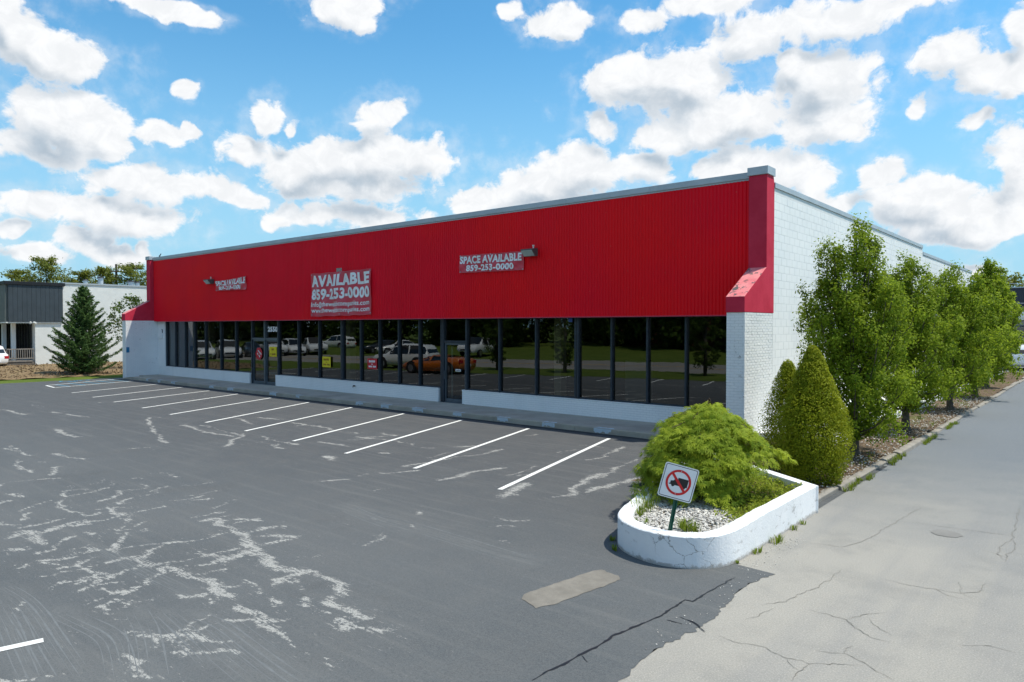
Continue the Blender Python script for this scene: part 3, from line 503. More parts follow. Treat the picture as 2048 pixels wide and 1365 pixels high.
# bare rectangle left where the sealer was cut away
M_PATCH = concrete('bare_patch', (.215, .20, .175), 5., .2, .9)
qa = [(-4.84, 5.92), (-4.76, 5.80), (-4.50, 5.71), (-4.42, 5.9), (-4.27, 6.98), (-4.36, 7.06), (-4.62, 7.12), (-4.68, 7.0)]
qq = []
for i in range(len(qa)):
    a = Vector(qa[i]); b = Vector(qa[(i + 1) % len(qa)]); n = max(2, int((b - a).length / .05))
    for k in range(n): p = a.lerp(b, k / n); qq.append((p.x + random.gauss(0, .006), p.y + random.gauss(0, .006), .0085))
MB().poly(qq).build('bare_patch', M_PATCH, lot)

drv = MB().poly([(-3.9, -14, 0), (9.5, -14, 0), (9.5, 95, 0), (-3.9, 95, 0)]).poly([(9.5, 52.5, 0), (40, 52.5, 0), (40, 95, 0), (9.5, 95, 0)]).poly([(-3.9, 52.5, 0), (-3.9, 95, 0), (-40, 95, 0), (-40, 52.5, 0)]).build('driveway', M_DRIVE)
tag(drv, 'pale cracked driveway running back along the row of trees', 'driveway', kind='structure')
M_CRACK = paint('driveway_crack', (.19, .18, .16), .9, .3, 12.)
for c_ in CRACKS: ribbon(c_, .0065, .0045, .010, True, .035).build('crack', M_CRACK, drv)
MB().poly([(-1.75 + .19 * math.cos(t) * random.uniform(.85, 1.1), 11.5 + .19 * math.sin(t) * random.uniform(.85, 1.1), .0055) for t in np.linspace(0, 6.283, 19)[:-1]]).build('tar_patch', paint('tar', (.20, .195, .185), .9), drv)

# sidewalk of poured slabs with a kerb edge
walk = empty('sidewalk', (-24, 17, 0), 0, 'raised concrete sidewalk with patchy painted kerb along the shopfront', 'sidewalk', kind='structure')
M_KERBL = concrete('kerb_concrete', (.42, .385, .32), 2.)
M_WALK = concrete('sidewalk_concrete', (.43, .395, .345), 1.2, .25, .3)
xs = np.arange(-38.9, -6.9, 3.05); xs = np.r_[xs, -6.75]
for a, b in zip(xs[:-1], xs[1:]):
    MB().box(a + .004, b - .004, 16.43, 18.16, -.05, .15).build('slab', M_WALK, walk, bevel=.004)
    MB().box(a + .004, b - .004, 16.25, 16.424, -.05, .15).build('kerb', M_KERBL, walk, bevel=.014)
MB().box(-42.1, -38.904, 17.1, 18.16, -.05, .15).build('slab', M_WALK, walk, bevel=.004)
MB().prism([(-42.1, 0.006), (-42.1, .05), (-41.2, .15), (-38.91, .15), (-38.91, .006)], 'y', 16.25, 17.096).build('ramp', concrete('new_concrete', (.46, .42, .35)), walk)
M_KPAINT = paint('flaked_kerb_paint', (.52, .60, .66), .7, .1, 4., .3, 60., grime=((.36, .35, .33), 7., .8))
for a, b in [(-39.14, -38.9), (-37.79, -37.45), (-36.25, -35.8), (-32.31, -31.9), (-30.62, -30.1), (-27.11, -26.6), (-25.17, -24.9), (-21.26, -20.85), (-19.84, -19.4), (-18.19, -17.65), (-16.22, -15.85), (-14.33, -13.9), (-12.59, -12.15), (-10.81, -10.25)]:
    mb = MB(); top = []; k = 12
    fr = [(a + (b - a) * i / k, 0) for i in range(k + 1)]
    back = [(b + .12 - (b - a + .2) * i / k, 16.275 + random.uniform(.05, .17) * (1 if 1 < i < k - 1 else .3)) for i in range(k + 1)]
    mb.poly([(x, 16.262, .1535) for x, _ in fr] + [(x, y, .1535) for x, y in back])
    mb.poly([(x, 16.2465, .140) for x, _ in fr] + [(x + random.uniform(-.03, .03), 16.2465, random.uniform(.01, .07)) for x, _ in reversed(fr)])
    mb.build('paint_mark', M_KPAINT, walk)

# planting bed along the driveway
bx = np.linspace(-6.66, -3.76, 24); by = np.linspace(11.2, 53, 170); BX, BY = np.meshgrid(bx, by)
BZ = .07 + .035 * np.sin(BX * 3 + BY) * np.sin(BY * 1.7) + .02 * rng.standard_normal(BX.shape) + .05 * np.clip((-3.9 - BX) / 1.0, 0, 1)
def grid_mesh(name, X, Y, Z, mat, parent=None):
    n, m_ = X.shape; i = np.arange(n * m_).reshape(n, m_)
    return np_mesh(name, np.stack([X.ravel(), Y.ravel(), Z.ravel()], 1), np.stack([i[:-1, :-1].ravel(), i[:-1, 1:].ravel(), i[1:, 1:].ravel(), i[1:, :-1].ravel()], 1), mat, parent, None, True)
bed = tag(grid_mesh('planting_bed', BX, BY, BZ, M_MULCH), 'bare brown planting bed under the row of hornbeams', 'bed', kind='structure')
y = 11.6
while y < 52:
    l = random.uniform(.9, 2.3); h = random.uniform(.05, .10); dx = random.uniform(-.03, .03)
    MB().prism([(-3.80 + dx, -.03), (-3.62 + dx + random.uniform(-.03, .02), -.03), (-3.63 + dx, h * .8), (-3.69 + dx, h), (-3.79 + dx, h * random.uniform(.8, 1.1))], 'y', y, y + l - random.uniform(.02, .1)).build('kerb_stone', M_KERB, bed, bevel=.012)
    y += l
ledge = MB().box(-6.655, -4.98, 17.2, 51.5, -.05, .30).build('foundation_ledge', M_WALL, bed)

# grass strips and the mulched bed west of the lot, road behind the camera
strip = MB().poly([(-43.2, -9, -.01), (-43.2, 24, -.01), (-45.2, 24, .03), (-45.2, -9, .03)]).build('grass_strip', M_TURF)
tag(strip, 'mown green grass strip edging the far side of the lot', 'grass strip', kind='structure')
mx, my = np.meshgrid(np.linspace(-59, -45.2, 40), np.linspace(9, 32, 60))
mulch = tag(grid_mesh('mulch_bed', mx, my, .03 + .07 * rng.random(mx.shape) + .12 * np.clip((-45.6 - mx) / 2, 0, 1), M_DRYBED), 'dry tan mulch bed around the spruce beside the white wall', 'bed', kind='structure')
wl = MB().poly([(-59.2, 8.9, -.035), (-59.2, 15.0, -.035), (-140, 15., -.035), (-140, -9, -.035), (-46, -9, -.035), (-46, 8.9, -.035)]).build('side_lot', M_ROAD)
tag(wl, 'grey asphalt lot in front of the dark fronted building', 'parking lot', kind='structure')
def slope(y0, y1, z, mat, name, label, cat, dz=0.0):
    a = lambda x, o: -.25 * x + o
    o = MB().poly([(-140, a(-140, y0), z), (60, a(60, y0), z), (60, a(60, y1), z + dz), (-140, a(-140, y1), z + dz)]).build(name, mat)
    return tag(o, label, cat, kind='structure')
slope(-3.4, -10.0, .012, M_TURF, 'verge', 'mown grass verge between the lot and the street', 'verge')
slope(-10.0, -21.5, .014, M_ROAD, 'street', 'pale two lane street mirrored in the shop windows', 'street')
for o_ in (-15.5, -15.75):
    a_ = lambda x, o: -.25 * x + o
    MB().poly([(-140, a_(-140, o_), .019), (60, a_(60, o_), .019), (60, a_(60, o_ - .12), .019), (-140, a_(-140, o_ - .12), .019)]).build('centre_line', M_YELLOWP, bpy.data.objects['street'])
slope(-21.5, -60, .016, M_TURF, 'far_verge', 'grassy bank rising on the far side of the street', 'verge', .9)

# ================================================================ THE SHOP BUILDING
XR, XRi, XLo, XLi = -6.66, -7.12, -42.56, -42.10
YF, YG = 17.95, 18.30            # corrugated fascia, window glass
shop = empty('retail_building', (-24.5, 18.2, 0), 0, 'long white brick store with red corrugated fascia and dark shopfront glass', 'building')
# --- core walls, roof
MB().box(XLo, XR - .012, 51.3, 51.6, -.1, 6.15).build('rear_wall', M_WALL, shop)
MB().box(XLo, XLo + .3, 18.31, 51.3, -.1, 6.4).build('west_wall', M_WALL, shop)
MB().box(XLo + .3, XR - .25, 18.6, 51.3, 5.6, 5.75).build('roof', paint('roof_felt', (.3, .3, .3), .9), shop)
bk = MB(); bk.box(XR - .25, XR - .0032, 18.2, 36.7, -.1, 6.44).box(XR - .25, XR - .0032, 36.7, 51.3, -.1, 6.16)
east = bk.build('side_wall', M_MORTAR, shop)
# --- concrete blocks of the side wall: each proud of its joint
BH, BL, GAP, PR = .2, .4, .007, .0095
def block_mesh(name, l):
    b = .004; hh = (BH - GAP) / 2; hl = (l - GAP) / 2
    v = [(.002, -hl, -hh), (.002, hl, -hh), (.002, hl, hh), (.002, -hl, hh), (PR, -hl + b, -hh + b), (PR, hl - b, -hh + b), (PR, hl - b, hh - b), (PR, -hl + b, hh - b)]
    f = [(4, 5, 6, 7), (0, 1, 5, 4), (1, 2, 6, 5), (2, 3, 7, 6), (3, 0, 4, 7)]
    me = bpy.data.meshes.new(name); me.from_pydata(v, [], f); me.materials.append(M_WALL); return me
full, half = block_mesh('block', BL), block_mesh('half_block', BL / 2)
spots = []
for r in range(33):
    zc = BH / 2 + r * BH - .1
    y = 18.2; k = 0
    while y < 51.2:
        l = BL / 2 if (k == 0 and r % 2) else BL
        top = 6.44 if y < 36.6 else 6.16
        if zc + BH / 2 <= top + .01 and zc > .0: spots.append((y + l / 2, zc, l))
        y += l; k += 1
spots.sort(key=lambda q: q[0] - .02 * q[1])
near, farb = spots[:298], spots[298:]
so_ = origin_of(shop)
for (y, zc, l) in near:
    o = bpy.data.objects.new('block', full if l == BL else half); COL.objects.link(o); o.parent = east
    o.location = Vector((XR - .010 + random.uniform(-.0012, .0012), y, zc)) - so_ - east.location
V = []; Fq = []
for (y, zc, l) in farb:
    me = full if l == BL else half; n = len(V); dx = random.uniform(-.0012, .0012)
    V += [(XR - .010 + v.co.x + dx, y + v.co.y, zc + v.co.z) for v in me.vertices]; Fq += [[n + i for i in p.vertices] for p in me.polygons]
tag(np_mesh('block_courses', V, Fq, M_WALL, east), kind='stuff')
# --- bricks: real courses, proud of the joint
def brick_wall(name, mat, parent, org, u, n, length, height, bl=.203, bh=.0677, gap=.009, proud=.007, rag=.0025):
    """courses of bricks on a face: org corner, u along the wall, n outward"""
    org, u, n = np.array(org, float), np.array(u, float), np.array(n, float); V = []; Fq = []
    rows = int(round(height / bh)); bh = height / rows
    for r in range(rows):
        x = -(bl / 2 if r % 2 else 0)
        while x < length - 1e-6:
            a, b = max(x, 0) + gap / 2, min(x + bl, length) - gap / 2; x += bl
            if b - a < .02: continue
            z0, z1 = r * bh + gap / 2, (r + 1) * bh - gap / 2; pr = proud + random.uniform(-rag, rag); bv = .004; k = len(V)
            for (t, zz, d) in ((a, z0, -.002), (b, z0, -.002), (b, z1, -.002), (a, z1, -.002), (a + bv, z0 + bv, pr), (b - bv, z0 + bv, pr), (b - bv, z1 - bv, pr), (a + bv, z1 - bv, pr)):
                V.append(org + u * t + n * d + np.array([0, 0, zz]))
            Fq += [[k + 4, k + 5, k + 6, k + 7], [k, k + 1, k + 5, k + 4], [k + 1, k + 2, k + 6, k + 5], [k + 2, k + 3, k + 7, k + 6], [k + 3, k, k + 4, k + 7]]
    return tag(np_mesh(name, V, Fq, mat, parent), kind='stuff')
# --- the two end piers, brick below, red stucco buttress and column above
def pier(x0, x1, side):
    p = MB().box(x0 + .009, x1 - .009, 16.409, 18.25, 0, 3.245).build('pier', M_MORTAR, shop)
    if side == 'r':
        brick_wall('brick_courses', M_PIER, p, (x0, 16.409, .0), (1, 0, 0), (0, -1, 0), x1 - x0, 3.245)
        brick_wall('brick_courses', M_PIER, p, (x1 - .009, 16.40, .0), (0, 1, 0), (1, 0, 0), 1.80, 3.245)
    else:
        brick_wall('brick_courses', M_PIER, p, (x0, 16.409, .0), (1, 0, 0), (0, -1, 0), x1 - x0, 3.245)
        brick_wall('brick_courses', M_PIER, p, (x1 - .009, 16.40, .0), (0, 1, 0), (1, 0, 0), 1.80, 3.245)
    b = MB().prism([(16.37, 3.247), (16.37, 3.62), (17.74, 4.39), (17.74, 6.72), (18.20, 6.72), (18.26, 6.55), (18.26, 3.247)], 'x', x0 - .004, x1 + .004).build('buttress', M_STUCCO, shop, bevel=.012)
    MB().box(x0 - .03, x1 + .035, 17.70, 18.24, 6.722, 6.925).build('column_cap', M_COPING, shop, bevel=.006)
pier(XRi, XR, 'r'); pier(XLo, XLi, 'l')
# --- corrugated red fascia
per = .1016; nx_ = int((XRi - XLi) / per); xs_ = []; ds_ = []
for i in range(nx_ + 1):
    for t, d in ((.0, 0), (.34, 0), (.46, .022), (.78, .022), (.92, 0)):
        x = XLi + (i + t) * per
        if x < XRi + .001: xs_.append(x); ds_.append(d)
zs_ = [3.215, 4.4, 5.6, 6.66]; Vf = []; Ff = []
for j, zz in enumerate(zs_):
    for x, d in zip(xs_, ds_): Vf.append((x, YF - d, zz))
m_ = len(xs_)
for j in range(3):
    for i in range(m_ - 1): Ff.append((j * m_ + i, j * m_ + i + 1, (j + 1) * m_ + i + 1, (j + 1) * m_ + i))
np_mesh('corrugated_fascia', Vf, Ff, M_RED, shop)
MB().box(XLi + .002, XRi - .002, YF + .004, 18.18, 3.26, 6.66).build('fascia_frame', M_DARKIN, shop)
M_TRIM = paint('pink_drip_edge', (.62, .05, .10), .4, .1)
MB().box(XLi + .4, XRi - .003, YF - .028, YF + .03, 3.185, 3.213).build('drip_edge', M_TRIM, shop)
# --- copings
k = 0
for a, b in zip(np.linspace(XLi, XRi, 13)[:-1], np.linspace(XLi, XRi, 13)[1:]):
    MB().box(a + .003, b - .003, YF - .055, 18.22, 6.70, 6.86).build('coping', M_COPING, shop, bevel=.006)
MB().box(XLi, XRi, YF - .02, 18.18, 6.655, 6.698).build('fascia_cap_trim', M_COPING, shop)
for a, b, z0 in [(18.245 + 3.07 * i, 18.245 + 3.07 * (i + 1) - .006, 6.445) for i in range(6)] + [(36.72 + 3.65 * i, 36.72 + 3.65 * (i + 1) - .006, 6.165) for i in range(4)]:
    MB().box(XR - .28, XR + .03, a, b, z0, z0 + .135).build('coping', M_COPING, shop, bevel=.005)
MB().box(XLo, XLo + .33, 18.3, 51.3, 6.4, 6.53).build('coping', M_COPING, shop)
# --- low brick wall below the windows
for a, b in [(XLi, -32.08), (-29.79, -18.90), (-17.69, XRi)]:
    lw = MB().box(a + (.0 if a == XLi else .006), b - (0 if b == XRi else .006), 18.166, 18.42, .0, .632).build('low_wall', M_MORTAR, shop)
    brick_wall('brick_courses', M_WALL, lw, (a, 18.166, .15), (1, 0, 0), (0, -1, 0), b - a, .475, rag=.0018, proud=.006)
    if b != XRi: brick_wall('brick_courses', M_WALL, lw, (b - .006, 18.16, .15), (0, 1, 0), (1, 0, 0), .25, .475)
    MB().box(a, b, 18.150, 18.43, .633, .655).build('sill_cap', M_WALL, lw)
# --- shopfront glazing
MUL = [(-41.13, .09), (-40.03, .06), (-38.87, .06), (-37.80, .09), (-36.58, .06), (-34.97, .06), (-33.46, .06), (-31.92, .08),
       (-29.60, .09), (-27.98, .06), (-26.39, .06), (-24.72, .13), (-23.50, .06), (-22.31, .06), (-21.14, .06), (-19.96, .06), (-18.66, .17),
       (-17.49, .08), (-15.95, .06), (-14.36, .06), (-12.69, .16), (-11.47, .06), (-10.26, .06), (-9.05, .06), (-7.80, .06)]
for xr, w in MUL:
    low = xr in (-31.92, -29.60, -18.66, -17.49)
    m = MB().box(xr - w, xr, YG - .095, YG + .05, .15 if low else .657, 3.24).build('mullion', M_ALU, shop, bevel=.006)
    if w > .12: MB().box(xr - w * .56, xr - w * .44, YG - .098, YG - .094, .16 if low else .66, 3.24).build('joint_cover', M_BLACK, m)
def pane(x0, x1, z0, z1, parent, tilt=.0012):
    t = random.uniform(-tilt, tilt); u = random.uniform(-tilt, tilt); hw = (x1 - x0) / 2; hz = (z1 - z0) / 2
    mb = MB()
    A = [(x0, YG - t * hw - u * hz, z0), (x1, YG + t * hw - u * hz, z0), (x1, YG + t * hw + u * hz, z1), (x0, YG - t * hw + u * hz, z1)]
    mb.poly(A); 
    return mb.build('pane', M_GLASS, parent)
edges = [(-37.80, 0)]
for (xa, wa), (xb, wb) in zip(MUL[:-1], MUL[1:]):
    x0, x1 = xa, xb - wb
    if xb in (-29.60, -17.49): continue          # door openings
    w = MB().box(x0 + .001, x1 - .001, YG - .05, YG + .04, .657, .70).build('window', M_ALU, shop)
    MB().box(x0 + .001, x1 - .001, YG - .05, YG + .04, 3.17, 3.24).build('head_rail', M_ALU, w)
    pane(x0 + .001, x1 - .001, .70, 3.17, w)
w = MB().box(-7.80, XRi, YG - .05, YG + .04, .657, .70).build('window', M_ALU, shop); pane(-7.8, XRi + .0, .70, 3.17, w)
# double door with transom, single door
def leaf(x0, x1, z0, z1, hinge):
    d = MB(); s = .065
    d.box(x0, x0 + s, YG - .04, YG + .02, z0, z1).box(x1 - s, x1, YG - .04, YG + .02, z0, z1).box(x0 + s, x1 - s, YG - .04, YG + .02, z1 - s, z1).box(x0 + s, x1 - s, YG - .04, YG + .02, z0, z0 + .12)
    d = d.build('door', M_ALU2 if hinge else M_ALU, shop, bevel=.004)
    pane(x0 + s, x1 - s, z0 + .12, z1 - s, d)
    hx = x1 - s / 2 if hinge != 'l' else x0 + s / 2
    MB().tube([(hx, YG - .045, 1.0), (hx, YG - .10, 1.0), (hx, YG - .10, 1.3), (hx, YG - .045, 1.3)], .012).build('handle', M_ALU2, d)
    return d
leaf(-31.91, -30.86, .165, 2.27, 'r'); d2 = leaf(-30.74, -29.70, .165, 2.27, 'l')
MB().box(-30.855, -30.745, YG - .095, YG + .05, .15, 3.24).build('mullion', M_ALU2, shop, bevel=.006)
for a, b in ((-31.915, -30.86), (-30.74, -29.695)):
    tr = MB().box(a, b, YG - .08, YG + .04, 2.275, 2.37).build('transom', M_ALU2, shop); pane(a, b, 2.37, 3.17, tr)
leaf(-18.655, -17.575, .165, 2.31, 'l')
tr = MB().box(-18.655, -17.575, YG - .08, YG + .04, 2.315, 2.40).build('transom', M_ALU, shop); pane(-18.65, -17.58, 2.40, 3.17, tr)
for a, b in ((-31.9, -29.7), (-18.65, -17.58)): MB().box(a, b, 18.16, 18.45, .10, .163).build('threshold', M_ALU2, shop)
# --- inside
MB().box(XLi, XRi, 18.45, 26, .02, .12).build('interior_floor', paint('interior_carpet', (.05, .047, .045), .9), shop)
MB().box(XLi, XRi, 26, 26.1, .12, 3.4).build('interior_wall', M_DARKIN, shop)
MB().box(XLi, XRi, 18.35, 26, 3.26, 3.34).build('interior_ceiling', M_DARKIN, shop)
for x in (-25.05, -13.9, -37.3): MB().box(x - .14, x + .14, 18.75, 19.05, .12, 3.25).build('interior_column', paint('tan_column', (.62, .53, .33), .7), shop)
M_BL = paint('pale_blind', (.75, .80, .80), .7, .05); M_BL2 = paint('mauve_blind', (.42, .38, .42), .7, .08)
for a, b, mt in ((-41.1, -40.12, M_BL), (-39.98, -38.95, M_BL2), (-38.85, -37.95, M_BL2)):
    n = 8
    for i in range(n):
        t = a + (b - a) * i / n; MB().box(t + .004, t + (b - a) / n - .004, 18.42, 18.425, .72, 3.2).build('blind_slat', mt, shop)
MB().box(-30.66, -29.78, 18.40, 18.41, .30, 1.9).build('paper_sheet', paint('kraft_paper', (.33, .24, .10), .8), shop)
MB().box(-18.50, -18.44, 18.44, 18.47, .3, 2.2).build('light_strip', paint('pale_green_jamb', (.62, .75, .66), .6), shop)
MB().box(-12.7, -11.7, 21.0, 21.1, .12, 1.75).build('partition', paint('partition', (.40, .42, .36), .8), shop)

# ---------------------------------------------------------------- lettering
def glyphs(txt, bold=.02, shear=0.):
    """text as flat triangles with its bounding box scaled to 0..1"""
    c = bpy.data.curves.new('lettering', 'FONT'); c.body = txt; c.offset = bold; c.resolution_u = 3; c.shear = shear; c.space_character = 1.0 + bold * 1.6
    o = bpy.data.objects.new('lettering', c); COL.objects.link(o)
    dg = bpy.context.evaluated_depsgraph_get(); me = bpy.data.meshes.new_from_object(o.evaluated_get(dg))
    bpy.data.objects.remove(o); bpy.data.curves.remove(c)
    bm = bmesh.new(); bm.from_mesh(me); bmesh.ops.triangulate(bm, faces=bm.faces)
    for _ in range(2): bmesh.ops.subdivide_edges(bm, edges=[e for e in bm.edges if e.calc_length() > .12], cuts=1); bmesh.ops.triangulate(bm, faces=bm.faces)
    bm.to_mesh(me); bm.free()
    v = np.array([q.co[:] for q in me.vertices]); f = np.array([p.vertices[:] for p in me.polygons]); bpy.data.meshes.remove(me)
    lo, hi = v.min(0), v.max(0); v = (v - lo) / np.maximum(hi - lo, 1e-6); return v[:, :2], f
def m_vinyl(name, c):
    m = Mat(name); n = m.noise(3, 4); m.col(m.mix(m.ramp(n, .3, .7), tuple(np.array(c) * .9), c)).rough(.38).spec(.5); return m.m
M_VRED = m_vinyl('red_vinyl', (.66, .055, .090)); M_VWHITE = m_vinyl('white_vinyl', (.88, .89, .90)); M_VEDGE = m_vinyl('vinyl_hem', (.72, .10, .13))
def banner(x0, x1, zl0, zl1, zr0, zr1, lines, label, wr, seed):
    """cloth fixed to the fascia by its corners; print follows the cloth"""
    r = random.Random(seed); ph = [r.uniform(0, 6.28) for _ in range(6)]; W = x1 - x0
    def S(u, v, lift=0.):
        zb, zt = zl0 + (zr0 - zl0) * u, zl1 + (zr1 - zl1) * u; e = min(1, 6 * u, 6 * (1 - u)) 
        sag = -wr['sag'] * math.sin(math.pi * u) * (v if wr['sag'] > 0 else 1)
        px = math.sin(v * 5 + ph[0] + u * 9) * wr['sh'] * math.sin(u * wr['k'] + ph[1])
        y = YF - .035 - wr['a'] * (1 + math.sin(u * wr['k'] * 1.3 + v * 3.5 + ph[2])) * .5 - wr['a'] * .6 * (1 + math.sin(u * 23 - v * 9 + ph[3])) * .5 - .012 * (1 + math.sin(u * 51 + v * 21 + ph[4])) * .3
        pz = math.sin(u * wr['k'] * 1.6 + ph[5]) * wr['sh'] * .45
        return (x0 + W * u + px * e * W / 3, y - lift, zb + (zt - zb) * v + sag + pz)
    b = empty('banner', S(.5, .5), 0, label, 'banner', 'red vinyl banners on the fascia')
    nu, nv_ = 90, 24; U, Vv = np.meshgrid(np.linspace(0, 1, nu), np.linspace(0, 1, nv_)); P = np.array([S(a, c) for a, c in zip(U.ravel(), Vv.ravel())]); i = np.arange(nu * nv_).reshape(nv_, nu)
    np_mesh('cloth', P, np.stack([i[:-1, :-1].ravel(), i[:-1, 1:].ravel(), i[1:, 1:].ravel(), i[1:, :-1].ravel()], 1), M_VRED, b, None, True)
    for txt, u0, u1, v0, v1, bold in lines:
        g_, f = glyphs(txt, bold); P = np.array([S(u0 + (u1 - u0) * a, v0 + (v1 - v0) * c, .016) for a, c in g_])
        np_mesh('lettering', P, f, M_VWHITE, b, None, True)
    h = .012 if W > 3.5 else .02
    mb = MB()
    for seq in ([(t, 0) for t in np.linspace(0, 1, 40)], [(t, 1) for t in np.linspace(0, 1, 40)], [(0, t) for t in np.linspace(0, 1, 12)], [(1, t) for t in np.linspace(0, 1, 12)]):
        mb.tube([S(a, c, .004) for a, c in seq], .010, 5)
    mb.build('hem', M_VEDGE, b)
    for u in (.012, .5, .988):
        for v in (.03, .97):
            p = S(u, v, .012); MB().tube([(p[0], p[1] + .01, p[2]), (p[0], p[1] - .006, p[2])], .022, 8).build('grommet', M_COPING, b)
banner(-26.45, -22.40, 3.345, 5.16, 3.39, 5.18, [('AVAILABLE', .005, .985, .685, .955, .048), ('859-253-0000', .008, .985, .375, .635, .045), ('Info@thewebbcompanies.com', .008, .97, .185, .335, .022), ('www.thewebbcompanies.com', .01, .975, .045, .185, .022)],
       'large red AVAILABLE banner with phone number and web address', dict(a=.05, sh=.022, k=17, sag=0.), 3)
banner(-17.52, -14.62, 4.79, 5.38, 4.75, 5.34, [('SPACE AVAILABLE', .005, .975, .50, .95, .045), ('859-253-0000', .11, .85, .05, .43, .04)],
       'small red SPACE AVAILABLE banner, smooth, beside the lamp over the single door', dict(a=.03, sh=.006, k=9, sag=0.), 8)
banner(-34.76, -31.85, 4.72, 5.20, 4.70, 5.33, [('SPACE AVAILABLE', .02, .97, .48, .98, .045), ('859-253-0000', .12, .84, .06, .43, .04)],
       'small red SPACE AVAILABLE banner, crumpled and sagging, left of the large one', dict(a=.05, sh=.008, k=24, sag=.03), 21)
g_, f = glyphs('2550', .05); P = np.stack([-30.55 + .84 * g_[:, 0], np.full(len(g_), YG - .062), 2.66 + .25 * g_[:, 1]], 1)
np_mesh('street_number', P, f, M_VWHITE, bpy.data.objects['transom.001'] if 'transom.001' in bpy.data.objects else shop)
# notices taped to the glass
def notice(x0, x1, z0, z1, mat, ink, lines, label, rot=0., group='notices taped inside the shopfront glass', cut=None):
    cxx, czz = (x0 + x1) / 2, (z0 + z1) / 2; c, s = math.cos(rot), math.sin(rot)
    T = lambda x, z, y=0.: (cxx + (x - cxx) * c - (z - czz) * s, YG - .055 - y, czz + (x - cxx) * s + (z - czz) * c)
    n = empty('notice', (cxx, YG - .055, czz), 0, label, 'notice', group)
    mb = MB(); q = cut or [(x0, z0), (x1, z0), (x1, z1), (x0, z1)]
    k = len(q); mb.v = [T(x, z) for x, z in q] + [T(x, z, .004) for x, z in q]; mb.f = [tuple(range(k)), tuple(range(2 * k - 1, k - 1, -1))] + [(i, (i + 1) % k, k + (i + 1) % k, k + i) for i in range(k)]
    mb.build('sheet', mat, n)
    for txt, a, b_, v0, v1 in lines:      # print too small to read in the photograph: strokes of the same size
        mb = MB(); k = len(txt); w_ = (b_ - a) / k
        for i, ch in enumerate(txt):
            if ch == ' ': continue
            p0, p1 = a + i * w_ + w_ * .12, a + (i + 1) * w_ - w_ * .12; r0, r1 = v0 + random.uniform(0, .02), v1 - random.uniform(0, .03)
            mb.poly([T(x0 + (x1 - x0) * u, z0 + (z1 - z0) * v, .007) for u, v in ((p0, r0), (p1, r0), (p1, r1), (p0, r1))])
        mb.build('print', ink, n)
M_NY = paint('yellow_card', (.72, .58, .015), .6, .05); M_NR = paint('red_card', (.55, .02, .03), .6, .08); M_INK = paint('brown_ink', (.30, .12, .01), .6)
notice(-26.2, -25.60, 1.16, 1.61, M_NY, M_INK, [('xxxxxxx', .15, .8, .62, .84), ('xx', .42, .56, .42, .54), ('xxxx xxxx', .12, .9, .16, .34)], 'yellow notice with brown lettering in the window left of the tan column')
notice(-23.1, -22.5, 1.19, 1.62, M_NR, M_VWHITE, [('xxxxxxx', .15, .8, .62, .84), ('xx', .42, .56, .42, .54), ('xxxx xxxx', .12, .9, .16, .34)], 'red notice with white lettering in the window right of the tan column')
notice(-30.42, -29.80, 1.50, 1.96, M_NY, M_INK, [('xxx', .3, .62, .62, .84), ('x xxxxx', .15, .85, .14, .36)], 'yellow notice on the papered leaf of the double door')
notice(-31.75, -30.95, 1.25, 1.95, M_NR, M_VWHITE, [('xxxx', .3, .75, .58, .70), ('xx xxx', .32, .72, .36, .48)], 'red curled notice hanging askew on the double door', R(-35), cut=[(-31.62, 1.42), (-31.38, 1.28), (-31.12, 1.40), (-31.06, 1.66), (-31.18, 1.86), (-31.42, 1.92), (-31.64, 1.74)])
notice(-18.09, -17.83, 1.295, 1.375, M_VWHITE, M_BLACK, [('xxxxxxx', .1, .9, .3, .7)], 'small white sticker on the single glass door')
notice(-13.09, -12.95, 3.05, 3.165, paint('blue_card', (.05, .12, .42), .5), M_VWHITE, [], 'small blue sticker high in the window right of centre')
# wall lamps
M_LAMP = paint('weathered_bronze', (.10, .105, .10), .5, .2, 8., spec=.4, metal=.3)
M_LENS = paint('milky_lens', (.42, .52, .50), .12, .15, 5., spec=.6)
def wall_lamp(x, z, label):
    t = empty('wall_lamp', (x, YF - .03, z), 0, label, 'wall lamp', 'wall pack lamps on the fascia')
    MB().box(x - .16, x + .16, YF - .10, YF - .02, z - .1, z + .12).build('back_plate', M_LAMP, t, bevel=.01)
    MB().prism([(YF - .10, z - .12), (YF - .10, z + .13), (YF - .40, z + .10), (YF - .40, z + .06), (YF - .24, z - .12)], 'x', x - .24, x + .24).build('housing', M_LAMP, t, bevel=.012)
    MB().prism([(YF - .403, z + .055), (YF - .408, z + .05), (YF - .25, z - .118), (YF - .243, z - .112)], 'x', x - .215, x + .215).build('lens', M_LENS, t)
    MB().tube([(x + .1, YF - .16, z + .10), (x + .1, YF - .16, z + .19)], .022, 8).tube([(x + .1, YF - .16, z + .19), (x + .1, YF - .16, z + .235)], .034, 8).build('photocell', paint('photocell', (.75, .70, .68), .5), t)
wall_lamp(-14.25, 5.27, 'grey wall lamp beside the smooth small banner')
wall_lamp(-35.2, 5.20, 'grey wall lamp beside the crumpled small banner')
